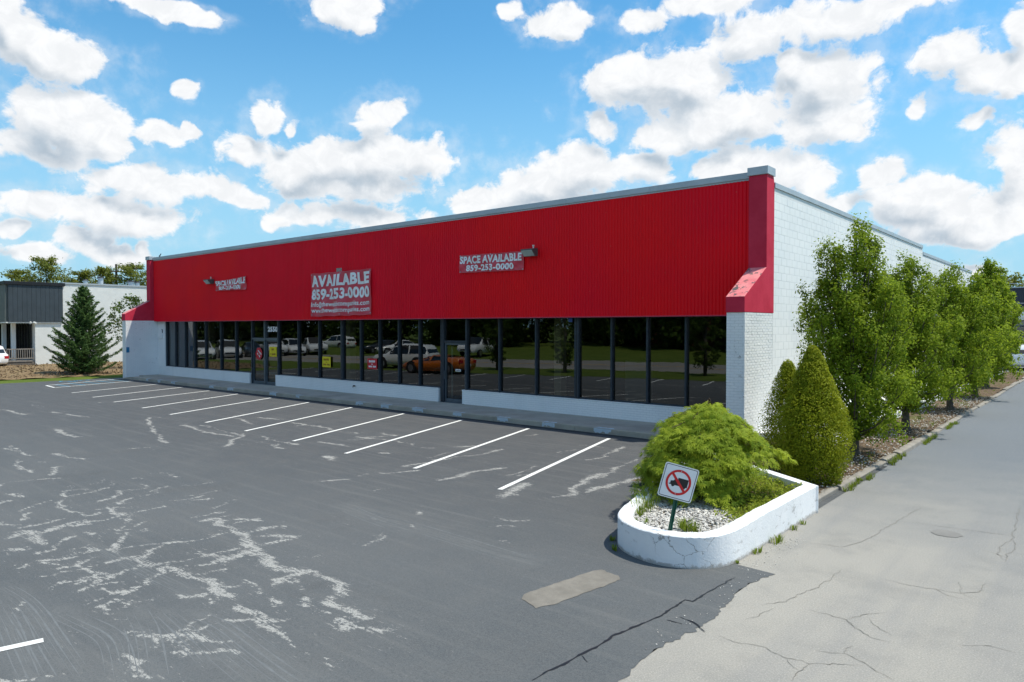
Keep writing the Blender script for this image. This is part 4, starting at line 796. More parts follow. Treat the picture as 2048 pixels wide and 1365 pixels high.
# small fittings
v_ = empty('wall_vent', (-24.52, YF - .03, 5.23), 0, 'small rusty slotted plate above the large banner', 'vent')
for i in range(5): MB().box(-24.70 + .075 * i, -24.655 + .075 * i, YF - .045, YF - .022, 5.13 + .01 * (i % 2), 5.33).build('slat', paint('rusty_steel', (.36, .36, .32), .7, .4, 20.), v_)
jb = empty('junction_box', (-41.7, 18.25, 2.4), 0, 'white painted junction box on the wall beside the first window', 'box')
MB().box(-41.98, -41.45, 18.08, 18.2, 2.24, 2.56).build('case', M_WALL, jb, bevel=.015); MB().tube([(-41.5, 18.14, 2.56), (-41.5, 18.14, 2.72), (-41.46, 18.1, 2.76)], .02, 6).build('conduit', M_BLACK, jb)
tap = empty('wall_spigot', (-23.8, 18.14, .46), 0, 'small brass tap on the low wall under the windows', 'tap')
MB().tube([(-23.8, 18.16, .46), (-23.8, 18.06, .46), (-23.8, 18.03, .42)], .02, 8).build('spout', paint('tarnished_brass', (.13, .11, .08), .4, metal=.6), tap)
MB().tube([(-23.86, 18.09, .49), (-23.74, 18.09, .49)], .014, 6).build('handle', M_BLACK, tap)
bs = empty('parking_sign', (-42.08, 16.5, 1.6), 0, 'blue parking sign on the far end of the white pier', 'sign'); MB().box(-42.085, -42.075, 16.42, 16.58, 1.46, 1.76).build('plate', paint('sign_blue', (.03, .22, .42), .4), bs, bevel=.002)
# the wall left of the first window
MB().box(XLi, -41.22, 18.17, 18.42, .656, 3.22).build('jamb_wall', M_WALL, shop)

# ================================================================ FOLIAGE TOOLS
def rand_unit(n):
    v = rng.standard_normal((n, 3)); return v / np.linalg.norm(v, axis=1, keepdims=True)
def leaf_quads(P, size, aspect=.55, up=.35, axis=None, tint=None, axis_w=1.2, nrm=None, nw=1.):
    """leaf-sized rhombic faces at points P: verts, quads, tint"""
    n = len(P); P = np.asarray(P); size = np.broadcast_to(size, (n,)).reshape(n, 1)
    N_ = rand_unit(n) + np.array([0, 0, up])
    if nrm is not None: N_ = N_ * .75 + nrm * nw
    N_ /= np.linalg.norm(N_, axis=1, keepdims=True)
    A = rand_unit(n)
    if axis is not None: A = A + axis * axis_w
    A = A - N_ * (A * N_).sum(1, keepdims=True); A /= np.maximum(np.linalg.norm(A, axis=1, keepdims=True), 1e-6); B = np.cross(N_, A)
    h = size * aspect / 2
    V = np.stack([P - A * size * .5, P + B * h + A * size * .05, P + A * size * .5, P - B * h + A * size * .05], 1).reshape(-1, 3)
    F_ = np.arange(4 * n).reshape(n, 4)
    if tint is None: tint = rng.random(n)
    return V, F_, np.repeat(np.clip(tint, 0, 1), 4)
def add_quads(name, parts, mat, parent):
    V = []; Fq = []; T = []; k = 0
    for v, f, t in parts: V.append(v); Fq.append(f + k); T.append(t); k += len(v)
    return np_mesh(name, np.vstack(V), np.vstack(Fq), mat, parent, {'tint': np.concatenate(T)}, off=(0, 0, 0))
def curve3(p0, d0, d1, L, n):
    """points from p0 that leave along d0 and end along d1"""
    t = np.linspace(0, 1, n)[:, None]; d0 = np.array(d0); d1 = np.array(d1)
    return np.array(p0) + L * (d0 * (t - t * t / 2) + d1 * (t * t / 2))
def kind_tree(name, base, label, cat, group, trunk_mb, crown_parts, bark, leafm, rz=0.):
    t = empty(name, base, rz, label, cat, group)
    trunk_mb.build('trunk', bark, t, True, local=True)
    add_quads('crown', crown_parts, leafm, t)
    return t
# ---------------------------------------------------------------- hornbeams: upright tongues of small leaves
def hornbeam(base, H, W, label, seed, nl, rz=0., ls=.085, low=.35, lead=5):
    global rng
    rng = np.random.default_rng(seed); r = random.Random(seed)
    mb = MB(); mb.tube([(0, 0, -.1), (.01, 0, .25), (.02, .01, .7), (.0, .03, H * .45)], .13, 10, .05)
    mb.tube([(0, 0, -.1), (0, 0, .12)], .19, 10, .135)
    parts = []; pts_all = []; ax_all = []; w_all = []; n_all = []
    nb = 64
    for i in range(nb):
        f = i / nb; th = i * 2.399 + r.uniform(-.4, .4)
        z0 = low + (H * .50) * f ** 1.1
        # envelope: widest about a third of the way up, drawn into a few pointed leaders
        top = z0 + (H - z0) * r.uniform(.38, 1.0) * (.45 + .55 * f); 
        if i < 16: top = low + H * r.uniform(.08, .32)
        if i >= nb - lead * 2: top = H * r.uniform(.86, 1.0)
        zm = top / H; env = W * .5 * (1 - max(0, (zm - .40) / .60) ** 2.2) * min(1, .50 + zm * 1.8)
        out = env * r.uniform(.70, 1.22) + .06
        d = np.array([math.cos(th), math.sin(th), 0.]); n = 14; t = np.linspace(0, 1, n)[:, None]
        c = np.array([0, 0, z0]) + d * out * (1 - (1 - t) ** 1.9) + np.array([0, 0, 1.]) * (top - z0) * t ** 1.15
        mb.tube([tuple(q) for q in c[::3]], .022, 4, .006, cap=False)
        L = np.linalg.norm(c[-1] - c[0]); k = int(nl / nb * (.55 + L / (H * .42)))
        nc = max(5, int(13 * L / 2.)); uc = (np.arange(nc) + rng.random(nc)) / nc; uc = uc ** .85
        jc = np.clip((uc * (n - 1)).astype(int), 0, n - 2); fc_ = (uc * (n - 1) - jc)[:, None]; cc = c[jc] * (1 - fc_) + c[jc + 1] * fc_
        sp = ((.05 + .15 * np.sin(np.clip(uc * .85 + .12, 0, 1) * math.pi)) * (W / 2.2) ** .8)[:, None]
        cc = cc + rng.standard_normal((nc, 3)) * sp * np.array([1, 1, .9]); tw = rng.uniform(-.16, .16, nc)
        ji = rng.integers(0, nc, k); g_ = rng.standard_normal((k, 3)) * np.array([.074, .074, .10]) * (W / 2.2)
        q = cc[ji] + g_
        n_all.append(g_ / np.maximum(np.linalg.norm(g_, axis=1, keepdims=True), 1e-6) * .8 + d * .5)
        pts_all.append(q); ax_all.append(np.tile(d * .5 + np.array([0, 0, .8]), (k, 1))); w_all.append(tw[ji] + r.uniform(-.16, .16) + g_[:, 2] * 1.6)
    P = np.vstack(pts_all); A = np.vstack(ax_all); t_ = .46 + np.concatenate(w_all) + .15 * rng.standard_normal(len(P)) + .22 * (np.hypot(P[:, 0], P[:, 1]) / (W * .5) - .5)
    keep = P[:, 2] > low * .8 + .1 * np.sin(P[:, 0] * 9); P, A, t_ = P[keep], A[keep], t_[keep]; NN = np.vstack(n_all)[keep]
    parts.append(leaf_quads(P, ls * rng.uniform(.7, 1.25, len(P)), .6, .5, A, t_, 1.2, NN, .8))
    return kind_tree('hornbeam_tree', base, label, 'tree', 'hornbeam trees in the bed along the driveway', mb, parts, M_BARK, L_HORN, rz)
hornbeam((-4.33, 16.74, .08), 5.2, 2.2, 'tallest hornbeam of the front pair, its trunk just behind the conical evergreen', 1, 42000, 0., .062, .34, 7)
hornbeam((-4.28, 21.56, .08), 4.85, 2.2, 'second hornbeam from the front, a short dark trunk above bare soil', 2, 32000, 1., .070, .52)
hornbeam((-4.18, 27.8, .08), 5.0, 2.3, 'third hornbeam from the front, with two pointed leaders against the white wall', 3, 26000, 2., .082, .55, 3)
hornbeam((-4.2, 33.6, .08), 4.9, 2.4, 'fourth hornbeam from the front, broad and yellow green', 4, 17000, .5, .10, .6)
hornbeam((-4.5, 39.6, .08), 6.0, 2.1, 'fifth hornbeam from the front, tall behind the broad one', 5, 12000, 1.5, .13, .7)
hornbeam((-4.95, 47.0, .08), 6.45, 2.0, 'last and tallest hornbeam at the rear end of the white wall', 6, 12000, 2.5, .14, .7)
# ---------------------------------------------------------------- conical evergreens in lumpy sprays
def arborvitae(base, H, W, label, seed, n):
    global rng
    rng = np.random.default_rng(seed); r = random.Random(seed)
    k = 84; lump = []
    for i in range(k):
        f = (i + .5) / k; z = H * (.03 + .95 * f); th = i * 2.399
        rad = W * .5 * (1 - max(0, (z / H - .28) / .72) ** 1.4) * min(1, .74 + z / H * 1.0)
        lump.append((math.cos(th) * rad * .74, math.sin(th) * rad * .74, z, .10 + .20 * (rad / (W * .5)) * r.uniform(.55, 1.2), r.uniform(-.22, .22)))
    lump = np.array(lump); j = rng.integers(0, k, n); d = rand_unit(n); d[:, 2] = d[:, 2] * 1.25 + .15
    P = lump[j, :3] + d * (lump[j, 3] * (1 - .30 * rng.random(n) ** 2))[:, None]
    out = P * np.array([1, 1, 0]); out /= np.maximum(np.linalg.norm(out, axis=1, keepdims=True), .05)
    rel = np.clip((d * out).sum(1), -1, 1)
    t = .40 + lump[j, 4] + .30 * rel + .09 * rng.standard_normal(n) + .12 * (P[:, 2] / H)  # inward leaves tinted darker: shade between the lumps put into the colour
    P[:, 2] = np.maximum(P[:, 2], .02)
    parts = [leaf_quads(P, .031 * rng.uniform(.7, 1.3, n), .6, .1, out * .6 + np.array([0, 0, .9]), t, 1.2, d / np.linalg.norm(d, axis=1, keepdims=True), 1.0)]
    mb = MB(); mb.tube([(0, 0, -.1), (0, 0, H * .8)], .06, 8, .02)
    for a in range(9): mb.tube([(0, 0, .1 + a * H * .06), (math.cos(a * 2.4) * W * .3, math.sin(a * 2.4) * W * .3, .45 + a * H * .075)], .018, 5, .006)
    return kind_tree('conical_evergreen', base, label, 'evergreen', 'conical evergreens by the planter', mb, parts, M_BARK2, L_ARB)
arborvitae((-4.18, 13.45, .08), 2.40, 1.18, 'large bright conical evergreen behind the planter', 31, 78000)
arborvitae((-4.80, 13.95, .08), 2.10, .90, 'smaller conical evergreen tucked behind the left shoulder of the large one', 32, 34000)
# ---------------------------------------------------------------- spruce
def spruce(base, H, W, label, seed):
    global rng
    rng = np.random.default_rng(seed); r = random.Random(seed)
    mb = MB(); mb.tube([(0, 0, -.1), (0, 0, H)], .20, 9, .015); parts = []; nb = 150; lead = np.array([0, 0, 1.])
    for i in range(nb):
        f = i / nb; z0 = .35 + (H - .45) * f; th = i * 2.399 + r.uniform(-.3, .3)
        rad = W * .5 * (1 - f) ** .80 * r.uniform(.58, 1.10) * (.75 + .25 * min(1, f * 6)) + .10
        d = np.array([math.cos(th), math.sin(th), 0]); n = 12; t = np.linspace(0, 1, n)[:, None]
        c = np.array([0, 0, z0]) + d * rad * t + lead * (-.10 * rad * np.sin(t * math.pi) + rad * .34 * t ** 2 * (.5 + f))
        mb.tube([tuple(q) for q in c[::3]], .018, 4, .005, cap=False)
        k = int(60 + 190 * rad); u = rng.random(k) ** .7; j = np.clip((u * (n - 1)).astype(int), 0, n - 2); fr = (u * (n - 1) - j)[:, None]; q = c[j] * (1 - fr) + c[j + 1] * fr
        side = np.cross(d, lead); s = rng.uniform(-1, 1, k)[:, None] * (.26 * rad * (1 - u) + .05)[:, None]
        q = q + side * s + rng.standard_normal((k, 3)) * .035 - lead * (np.abs(s) * .25)
        ax = d * .8 + side * np.sign(s) * .7 + lead * .25
        parts.append(leaf_quads(q, .13 * rng.uniform(.7, 1.3, k), .30, .3, ax, .35 + .25 * u + .2 * rng.standard_normal(k) + r.uniform(-.12, .12), 2.2))
    return kind_tree('spruce_tree', base, label, 'tree', None, mb, parts, M_BARK2, L_SPRUCE)
spruce((-46.75, 15.85, .0), 5.35, 4.3, 'dark green spruce in front of the white side wall', 41)
# ---------------------------------------------------------------- generic broad trees and pines for the distance
def clump_tree(name, base, H, W, label, group, seed, n, ls, leafm, trunk_h=.3, lumps=46, flat=1., rz=0., clear=.22, bark=None):
    global rng
    rng = np.random.default_rng(seed); r = random.Random(seed); mb = MB(); mb.tube([(0, 0, -.3), (0, 0, H * .4), (.05 * W, 0, H * .85)], H * .022 + .03, 8, .03)
    lp = []
    for i in range(lumps):
        f = (i + .5) / lumps; zz = clear + (1 - clear) * f; th = i * 2.399 + r.uniform(-.5, .5)
        rad = W * .5 * math.sin(math.pi * min(1, (.12 + .88 * f)) ** 1.1) ** .75 * r.uniform(.35, 1.0)
        p = np.array([math.cos(th) * rad, math.sin(th) * rad, H * zz * r.uniform(.94, 1.0)]); lp.append((*p, W * r.uniform(.09, .17), r.uniform(-.2, .2)))
        if i % 2 == 0: mb.tube([(0, 0, H * zz * .6), tuple(p * np.array([.5, .5, .86])), tuple(p)], .03 * H / 6, 4, .008, cap=False)
    lp = np.array(lp); j = rng.integers(0, lumps, n); d = rand_unit(n); d[:, 2] *= .72 * flat
    P = lp[j, :3] + d * (lp[j, 3] * rng.random(n) ** .45)[:, None]
    t = .4 + lp[j, 4] + .22 * d[:, 2] + .2 * rng.standard_normal(n)
    return kind_tree(name, base, label, 'tree', group, mb, [leaf_quads(P, ls * rng.uniform(.7, 1.3, n), .6, .4, None, t)], bark or M_BARK, leafm, rz)
def pine(base, H, W, label, seed, group='white pines beyond the neighbouring building'):
    global rng
    rng = np.random.default_rng(seed); r = random.Random(seed); mb = MB(); mb.tube([(0, 0, -.3), (.1, 0, H * .5), (0, 0, H * .93)], .24, 8, .03); parts = []
    tiers = 13
    for i in range(tiers):
        f = i / tiers; z0 = H * (.30 + .66 * f)
        for b in range(5):
            if r.random() < .15: continue
            th = r.uniform(0, 6.28); rad = W * .5 * (1 - f) ** .6 * r.uniform(.45, 1.1) + .4; d = np.array([math.cos(th), math.sin(th), r.uniform(.12, .42)])
            mb.tube([(0, 0, z0), tuple(np.array([0, 0, z0]) + d * rad)], .05, 4, .015, cap=False)
            k = 110; u = rng.uniform(.25, 1.1, k)[:, None]; q = np.array([0, 0, z0]) + d * rad * u + rng.standard_normal((k, 3)) * np.array([.34, .34, .24]) * (.5 + rad * .22)
            parts.append(leaf_quads(q, .34 * rng.uniform(.7, 1.3, k), .42, .5, np.tile(d + np.array([0, 0, .5]), (k, 1)), .45 + r.uniform(-.2, .2) + .2 * rng.standard_normal(k)))
    return kind_tree('pine_tree', base, label, 'tree', group, mb, parts, M_BARK, L_PINE)
pine((-120.6, 27.8, 0), 10.2, 9, 'low pine cut by the left edge of the photo above the dark roof', 51)
pine((-117.5, 31.8, 0), 11.4, 9, 'sparse pine left of the tallest pine above the dark roof', 52)
pine((-114.7, 34.2, 0), 13.2, 10, 'tallest pine, rising above the dark fascia', 53)
pine((-111.0, 37.3, 0), 11.2, 10, 'spreading pine above the white wall behind the spruce tip', 54)
pine((-108.2, 39.7, 0), 11.8, 6.0, 'slim pine beside the wooden utility pole', 55)
pine((-105.2, 42.4, 0), 12.2, 10, 'dense pine beside the red pier of the store', 56)
pine((-110, 33.0, 0), 9.0, 8, 'short pine between the tallest and the spreading pine', 57)
clump_tree('young_tree', (-49.3, 19.6, 0), 5.0, 3.6, 'young broadleaf tree with sparse leaves behind the left pier', None, 61, 1500, .17, L_BROAD, lumps=34, clear=.4)
# trees past the driveway's end and along the street behind the camera
for i, (x, y, h, w, s, lb) in enumerate([(-8.5, 96, 8.6, 7, 1, 'yellow green tree above the roof at the end of the driveway'), (-3.6, 99, 9.6, 8, 2, 'taller tree at the right edge above the far dark roof')]):
    clump_tree('broadleaf_tree', (x, y, 0), h, w, lb, 'trees beyond the end of the driveway', 70 + s, 3500, .30, L_PINE if i < 2 else L_BROAD, rz=s)

# ================================================================ PLANTER WITH MAPLE AND SIGN
def catmull(pts, n=8):
    out = []; k = len(pts)
    for i in range(k - 1):
        p0, p1, p2, p3 = [Vector(pts[max(0, min(k - 1, i + d))]) for d in (-1, 0, 1, 2)]
        for j in range(n):
            t = j / n; out.append(.5 * (2 * p1 + (p2 - p0) * t + (2 * p0 - 5 * p1 + 4 * p2 - p3) * t * t + (3 * p1 - p0 - 3 * p2 + p3) * t ** 3))
    out.append(Vector(pts[-1])); return out
outer = [(-3.50, 11.45), (-3.50, 10.4), (-3.50, 9.4), (-3.50, 8.55), (-3.57, 8.15), (-3.74, 7.90), (-3.97, 7.76), (-4.25, 7.71), (-4.55, 7.77), (-4.82, 7.91), (-5.02, 8.12), (-5.15, 8.42), (-5.27, 8.9), (-5.64, 10.2), (-6.05, 11.9), (-6.35, 13.2)]
oc = catmull(outer, 8); inn = []
for i, p in enumerate(oc):
    t = (oc[min(i + 1, len(oc) - 1)] - oc[max(i - 1, 0)]).normalized(); inn.append(p + Vector((t.y, -t.x)) * .20)
cen = sum((Vector(p) for p in outer), Vector((0, 0))) / len(outer)
if (inn[10] - cen).length > (oc[10] - cen).length: inn = [2 * p - q for p, q in zip(oc, inn)]
def m_planter():
    m = Mat('flaking_white_masonry_paint'); n = m.noise(2.4, 6, .65); n2 = m.noise(11, 6, .7); ck = m.noise(1, 5, .7, stretch=(5, 5, 14))
    c = m.mix(m.ramp(n, .35, .7), (.82, .83, .84), (.74, .76, .78))
    pt = m.math('MULTIPLY', m.ramp(m.noise(1.5, 4), .46, .58), m.ramp(ck, .53, .64)); c = m.mix(m.math('MULTIPLY', pt, .8), c, (.42, .42, .41))
    v = m.N('ShaderNodeTexVoronoi', feature='DISTANCE_TO_EDGE'); mp = m.N('ShaderNodeVectorMath', operation='ADD'); m.put(mp.inputs[0], m.P); 
    nz = m.N('ShaderNodeTexNoise'); m.put(nz.inputs['Vector'], m.P); nz.inputs['Scale'].default_value = 6; nz.inputs['Detail'].default_value = 5
    sc = m.N('ShaderNodeVectorMath', operation='SCALE'); m.put(sc.inputs[0], nz.outputs['Color']); sc.inputs['Scale'].default_value = .25; m.put(mp.inputs[1], sc.outputs[0]); m.put(v.inputs['Vector'], mp.outputs[0]); v.inputs['Scale'].default_value = 2.6
    cr = m.math('MULTIPLY', m.ramp(v.outputs['Distance'], .004, .012, 1, 0), m.ramp(m.noise(1.1, 3), .50, .60)); c = m.mix(m.math('MULTIPLY', cr, .75), c, (.22, .21, .19))
    sp = m.N('ShaderNodeSeparateXYZ'); m.put(sp.inputs[0], m.P)
    foot = m.ramp(m.math('ADD', sp.outputs[2], m.math('MULTIPLY', m.math('SUBTRACT', n2, .5), .16)), .015, .06, .7, 0); c = m.mix(foot, c, (.30, .27, .23))   # splash-back dirt
    m.col(c).rough(.7).spec(.25); m.bump(m.math('ADD', m.noise(30, 5, .7), m.math('MULTIPLY', cr, -1.5)), .45, .012); return m.m
M_PLANT = m_planter()
planter = empty('planter', (-4.5, 9.8, 0), 0, 'white painted masonry planter with rounded end beside the driveway', 'planter')
V = []; Fq = []; k = len(oc)
zt = [.425 - .035 * math.exp(-((p.y - 7.8) / .8) ** 2) + random.gauss(0, .003) for p in oc]
for p, q, z in zip(oc, inn, zt):
    e = (q - p); V += [(p.x, p.y, -.05), (p.x, p.y, z - .012), (p.x + e.x * .07, p.y + e.y * .07, z), (q.x - e.x * .07, q.y - e.y * .07, z + .002), (q.x, q.y, z - .012), (q.x, q.y, .1)]
for i in range(k - 1):
    for j in range(5): Fq.append((i * 6 + j, i * 6 + j + 1, (i + 1) * 6 + j + 1, (i + 1) * 6 + j))
Fq = [f for f in Fq]; mbp = MB(); mbp.v = V; mbp.f = Fq + [tuple(range(6)), tuple((k - 1) * 6 + j for j in reversed(range(6)))]
mbp.build('wall', M_PLANT, planter, False)
a, b = Vector((-3.52, 11.42)), Vector((-6.30, 13.35)); t = (b - a).normalized(); nn = Vector((-t.y, t.x)) * .09
mb = MB(); pr = [a + nn, a - nn, b - nn, b + nn]
mb.v = [(p.x, p.y, -.05) for p in pr] + [(p.x, p.y, .43) for p in pr]; mb.f = [(0, 1, 2, 3), (4, 7, 6, 5), (0, 4, 5, 1), (1, 5, 6, 2), (2, 6, 7, 3), (3, 7, 4, 0)]
mb.build('back_wall', M_PLANT, planter, bevel=.012)
# soil surface, mounded to the back
inn_p = [(p.x, p.y) for p in inn] + [(-6.2, 13.2)]
def inside(x, y, poly):
    c = False; n = len(poly)
    for i in range(n):
        (x1, y1), (x2, y2) = poly[i], poly[(i + 1) % n]
        if (y1 > y) != (y2 > y) and x < (x2 - x1) * (y - y1) / (y2 - y1) + x1: c = not c
    return c
def soil_z(x, y): return .30 + .008 * max(0, min(3, y - 8.6)) + .02 * math.sin(x * 5) * math.sin(y * 4)
vv = []; ff = []; idm = {}
st_ = .1
for i in range(40):
    for j in range(70):
        x, y = -6.6 + i * st_, 7.6 + j * st_
        if inside(x, y, [(p.x, p.y) for p in [oc[q] + (inn[q] - oc[q]) * .5 for q in range(len(oc))]] + [(-6.2, 13.2)]):
            idm[(i, j)] = len(vv); vv.append((x, y, soil_z(x, y)))
for (i, j) in list(idm):
    q = [(i, j), (i + 1, j), (i + 1, j + 1), (i, j + 1)]
    if all(c in idm for c in q): ff.append([idm[c] for c in q])
np_mesh('soil', vv, ff, M_SOIL, planter, None, True)
# white landscaping stones at the rounded end
M_STONE = None
def m_stone():
    m = Mat('white_stone'); t = m.attr('tint'); c = m.mix(t, (.26, .24, .22), (.66, .64, .60)); m.col(c).rough(.7).spec(.25); return m.m
M_STONE = m_stone()
def stones(name, pts, size, mat, parent):
    base = np.array([(1, 0, 0), (-1, 0, 0), (0, 1, 0), (0, -1, 0), (0, 0, 1), (0, 0, -1), (.6, .6, .6), (-.6, .6, .5), (.6, -.6, .5), (-.6, -.6, .6)], float)
    fc = [(0, 6, 8), (0, 2, 6), (2, 7, 6), (4, 6, 7), (4, 8, 6), (1, 7, 2), (1, 9, 7), (4, 7, 9), (4, 9, 8), (3, 8, 9), (3, 0, 8), (1, 3, 9), (0, 5, 2), (2, 5, 1), (1, 5, 3), (3, 5, 0)]
    V = []; Fq = []; T = []
    for i, p in enumerate(pts):
        s = size * random.uniform(.55, 1.3); a = random.uniform(0, 6.28); c_, s_ = math.cos(a), math.sin(a); sc = np.array([s * random.uniform(.7, 1.2), s * random.uniform(.6, 1.), s * random.uniform(.5, .8)])
        q = base * sc * (1 + .18 * rng.standard_normal(base.shape)); q = np.stack([q[:, 0] * c_ - q[:, 1] * s_, q[:, 0] * s_ + q[:, 1] * c_, q[:, 2]], 1) + p
        Fq += [[i * 10 + b for b in f] for f in fc]; V.append(q); T += [random.random() ** .6] * 10
    return np_mesh(name, np.vstack(V), Fq, mat, parent, {'tint': T})
pts = []
while len(pts) < 3600:
    x, y = random.uniform(-5.6, -3.6), random.uniform(7.85, 9.9)
    lim = 9.75 - .9 * max(0, (x + 4.5)) + random.gauss(0, .12)
    if inside(x, y, inn_p) and y < lim: pts.append((x, y, soil_z(x, y) + random.uniform(-.005, .03)))
tag(stones('white_stones', pts, .023, M_STONE, planter), kind='stuff')
# low green ground cover behind, grass tufts
def tufts(name, spots, mat, parent, h=.16, nb=26, spread=.09, w=.012):
    V = []; Fq = []; T = []
    for (x, y, z, s) in spots:
        for b in range(int(nb * (.6 + .8 * random.random()))):
            a = random.uniform(0, 6.28); r0 = spread * s * random.random(); hh = h * s * random.uniform(.4, 1.1); ln = hh * random.uniform(.15, .75); tt = random.random()
            bx_, by_ = x + r0 * math.cos(a), y + r0 * math.sin(a); dx, dy = math.cos(a) * ln, math.sin(a) * ln; px, py = -math.sin(a) * w / 2, math.cos(a) * w / 2; n = len(V)
            V += [(bx_ - px, by_ - py, z - .01), (bx_ + px, by_ + py, z - .01), (bx_ + dx * .45 + px * .8, by_ + dy * .45 + py * .8, z + hh * .7), (bx_ + dx * .45 - px * .8, by_ + dy * .45 - py * .8, z + hh * .7)]
            V += [(bx_ + dx - px * .1, by_ + dy - py * .1, z + hh), (bx_ + dx + px * .1, by_ + dy + py * .1, z + hh)]
            Fq += [[n, n + 1, n + 2, n + 3], [n + 3, n + 2, n + 5, n + 4]]; T += [tt] * 6
    return tag(np_mesh(name, V, Fq, mat, parent, {'tint': T}), kind='stuff')
P = []
while len(P) < 11000:
    x, y = random.uniform(-5.9, -3.6), random.uniform(8.9, 12.9)
    if inside(x, y, inn_p) and y > 9.95 - 1.1 * max(-.2, x + 4.6) + random.gauss(0, .15) and (y - 11.35) < -.69 * (x + 3.6): P.append((x, y, soil_z(x, y) + .10 * random.random() ** 1.4 + .04 * math.sin(x * 9) * math.sin(y * 7)))
P = np.array(P); q = leaf_quads(P, .038 * rng.uniform(.7, 1.4, len(P)), .7, .9, None, np.clip(.55 + 3.2 * (P[:, 2] - P[:, 2].mean() + .08) + .25 * rng.standard_normal(len(P)), 0, 1))
tag(np_mesh('ground_cover', q[0], q[1], L_COVER, planter, {'tint': q[2]}), kind='stuff')
tufts('weeds', [(-4.12, 8.28, .31, 1.0), (-4.02, 8.32, .31, .9), (-4.2, 8.36, .31, .7), (-3.72, 9.0, .31, .7), (-5.0, 8.7, .31, 1.5), (-5.05, 8.95, .31, 1.7), (-4.9, 8.5, .31, .8), (-4.62, 8.2, .31, .6), (-4.75, 8.15, .31, .5)], L_GRASS, planter, .17, 34)
wd = tufts('weeds', [(-3.46, 8.9, 0, .5), (-3.44, 9.0, 0, .6), (-3.42, 9.5, 0, .8), (-3.40, 9.58, 0, .9), (-3.43, 9.66, 0, .6), (-3.45, 10.3, 0, .5), (-3.45, 10.7, 0, .5), (-3.48, 8.4, 0, .3), (-4.9, 7.85, 0.004, .5), (-5.15, 8.2, 0.004, .5), (-5.2, 8.5, 0.004, .4)] + [(-3.56 + random.uniform(-.05, .06), yy, .0, random.uniform(.4, .8)) for yy in np.arange(11.7, 26, .16) if math.sin(yy * 1.9) > -.1], L_GRASS, None, .15, 24)
tag(wd, 'green weeds sprouting along the foot of the planter and kerb', 'weeds', kind='stuff')
tf = tufts('bed_grass', [(random.uniform(-6.4, -3.85), yy, .08, random.uniform(.3, .8)) for yy in np.arange(12, 50, .045) if math.sin(yy * .9) + random.uniform(-1, 1) > .3], L_GRASS, None, .13, 9, .14)
tag(tf, 'thin green grass scattered over the brown planting bed', 'grass', kind='stuff')
pts = [(random.uniform(-5.0, -3.75), random.uniform(11.7, 34), .09 + random.uniform(-.01, .03)) for _ in range(2600)]
tag(stones('bed_chippings', pts, .022, M_STONE, None), 'pale stone chippings scattered over the planting bed', 'chippings', kind='stuff')
V_ = np.array([(random.uniform(-5.0, -3.7), random.uniform(11.7, 34), .10 + random.uniform(0, .03)) for _ in range(5000)]); q = leaf_quads(V_, .05 * rng.uniform(.5, 1.5, 5000), .5, 2.)
M_DEAD = add_leaf('dead_leaf', (.07, .045, .03), (.27, .20, .12), .1)
tag(np_mesh('fallen_leaves', q[0], q[1], M_DEAD, None, {'tint': q[2]}), 'brown fallen leaves littering the planting bed', 'fallen leaves', kind='stuff')
V_ = np.array([(-59 + 13.6 * random.random(), random.uniform(9, 24), .12 + random.uniform(0, .12)) for _ in range(5000)]); q = leaf_quads(V_, .16 * rng.uniform(.5, 1.5, 5000), .4, 1.)
tag(np_mesh('dry_stems', q[0], q[1], M_DEAD, None, {'tint': q[2]}), 'dry tan stalks and mulch around the spruce', 'mulch', kind='stuff')
pts = [(-3.35 + random.gauss(0, .12), random.uniform(8.2, 9.9), .004) for _ in range(120)] + [(random.uniform(-3.3, -3.05), random.uniform(5.6, 8.2), .008) for _ in range(45)]
gr = stones('loose_gravel', pts, .008, M_STONE, None); tag(gr, 'loose gravel washed along the foot of the planter', 'gravel', kind='stuff')
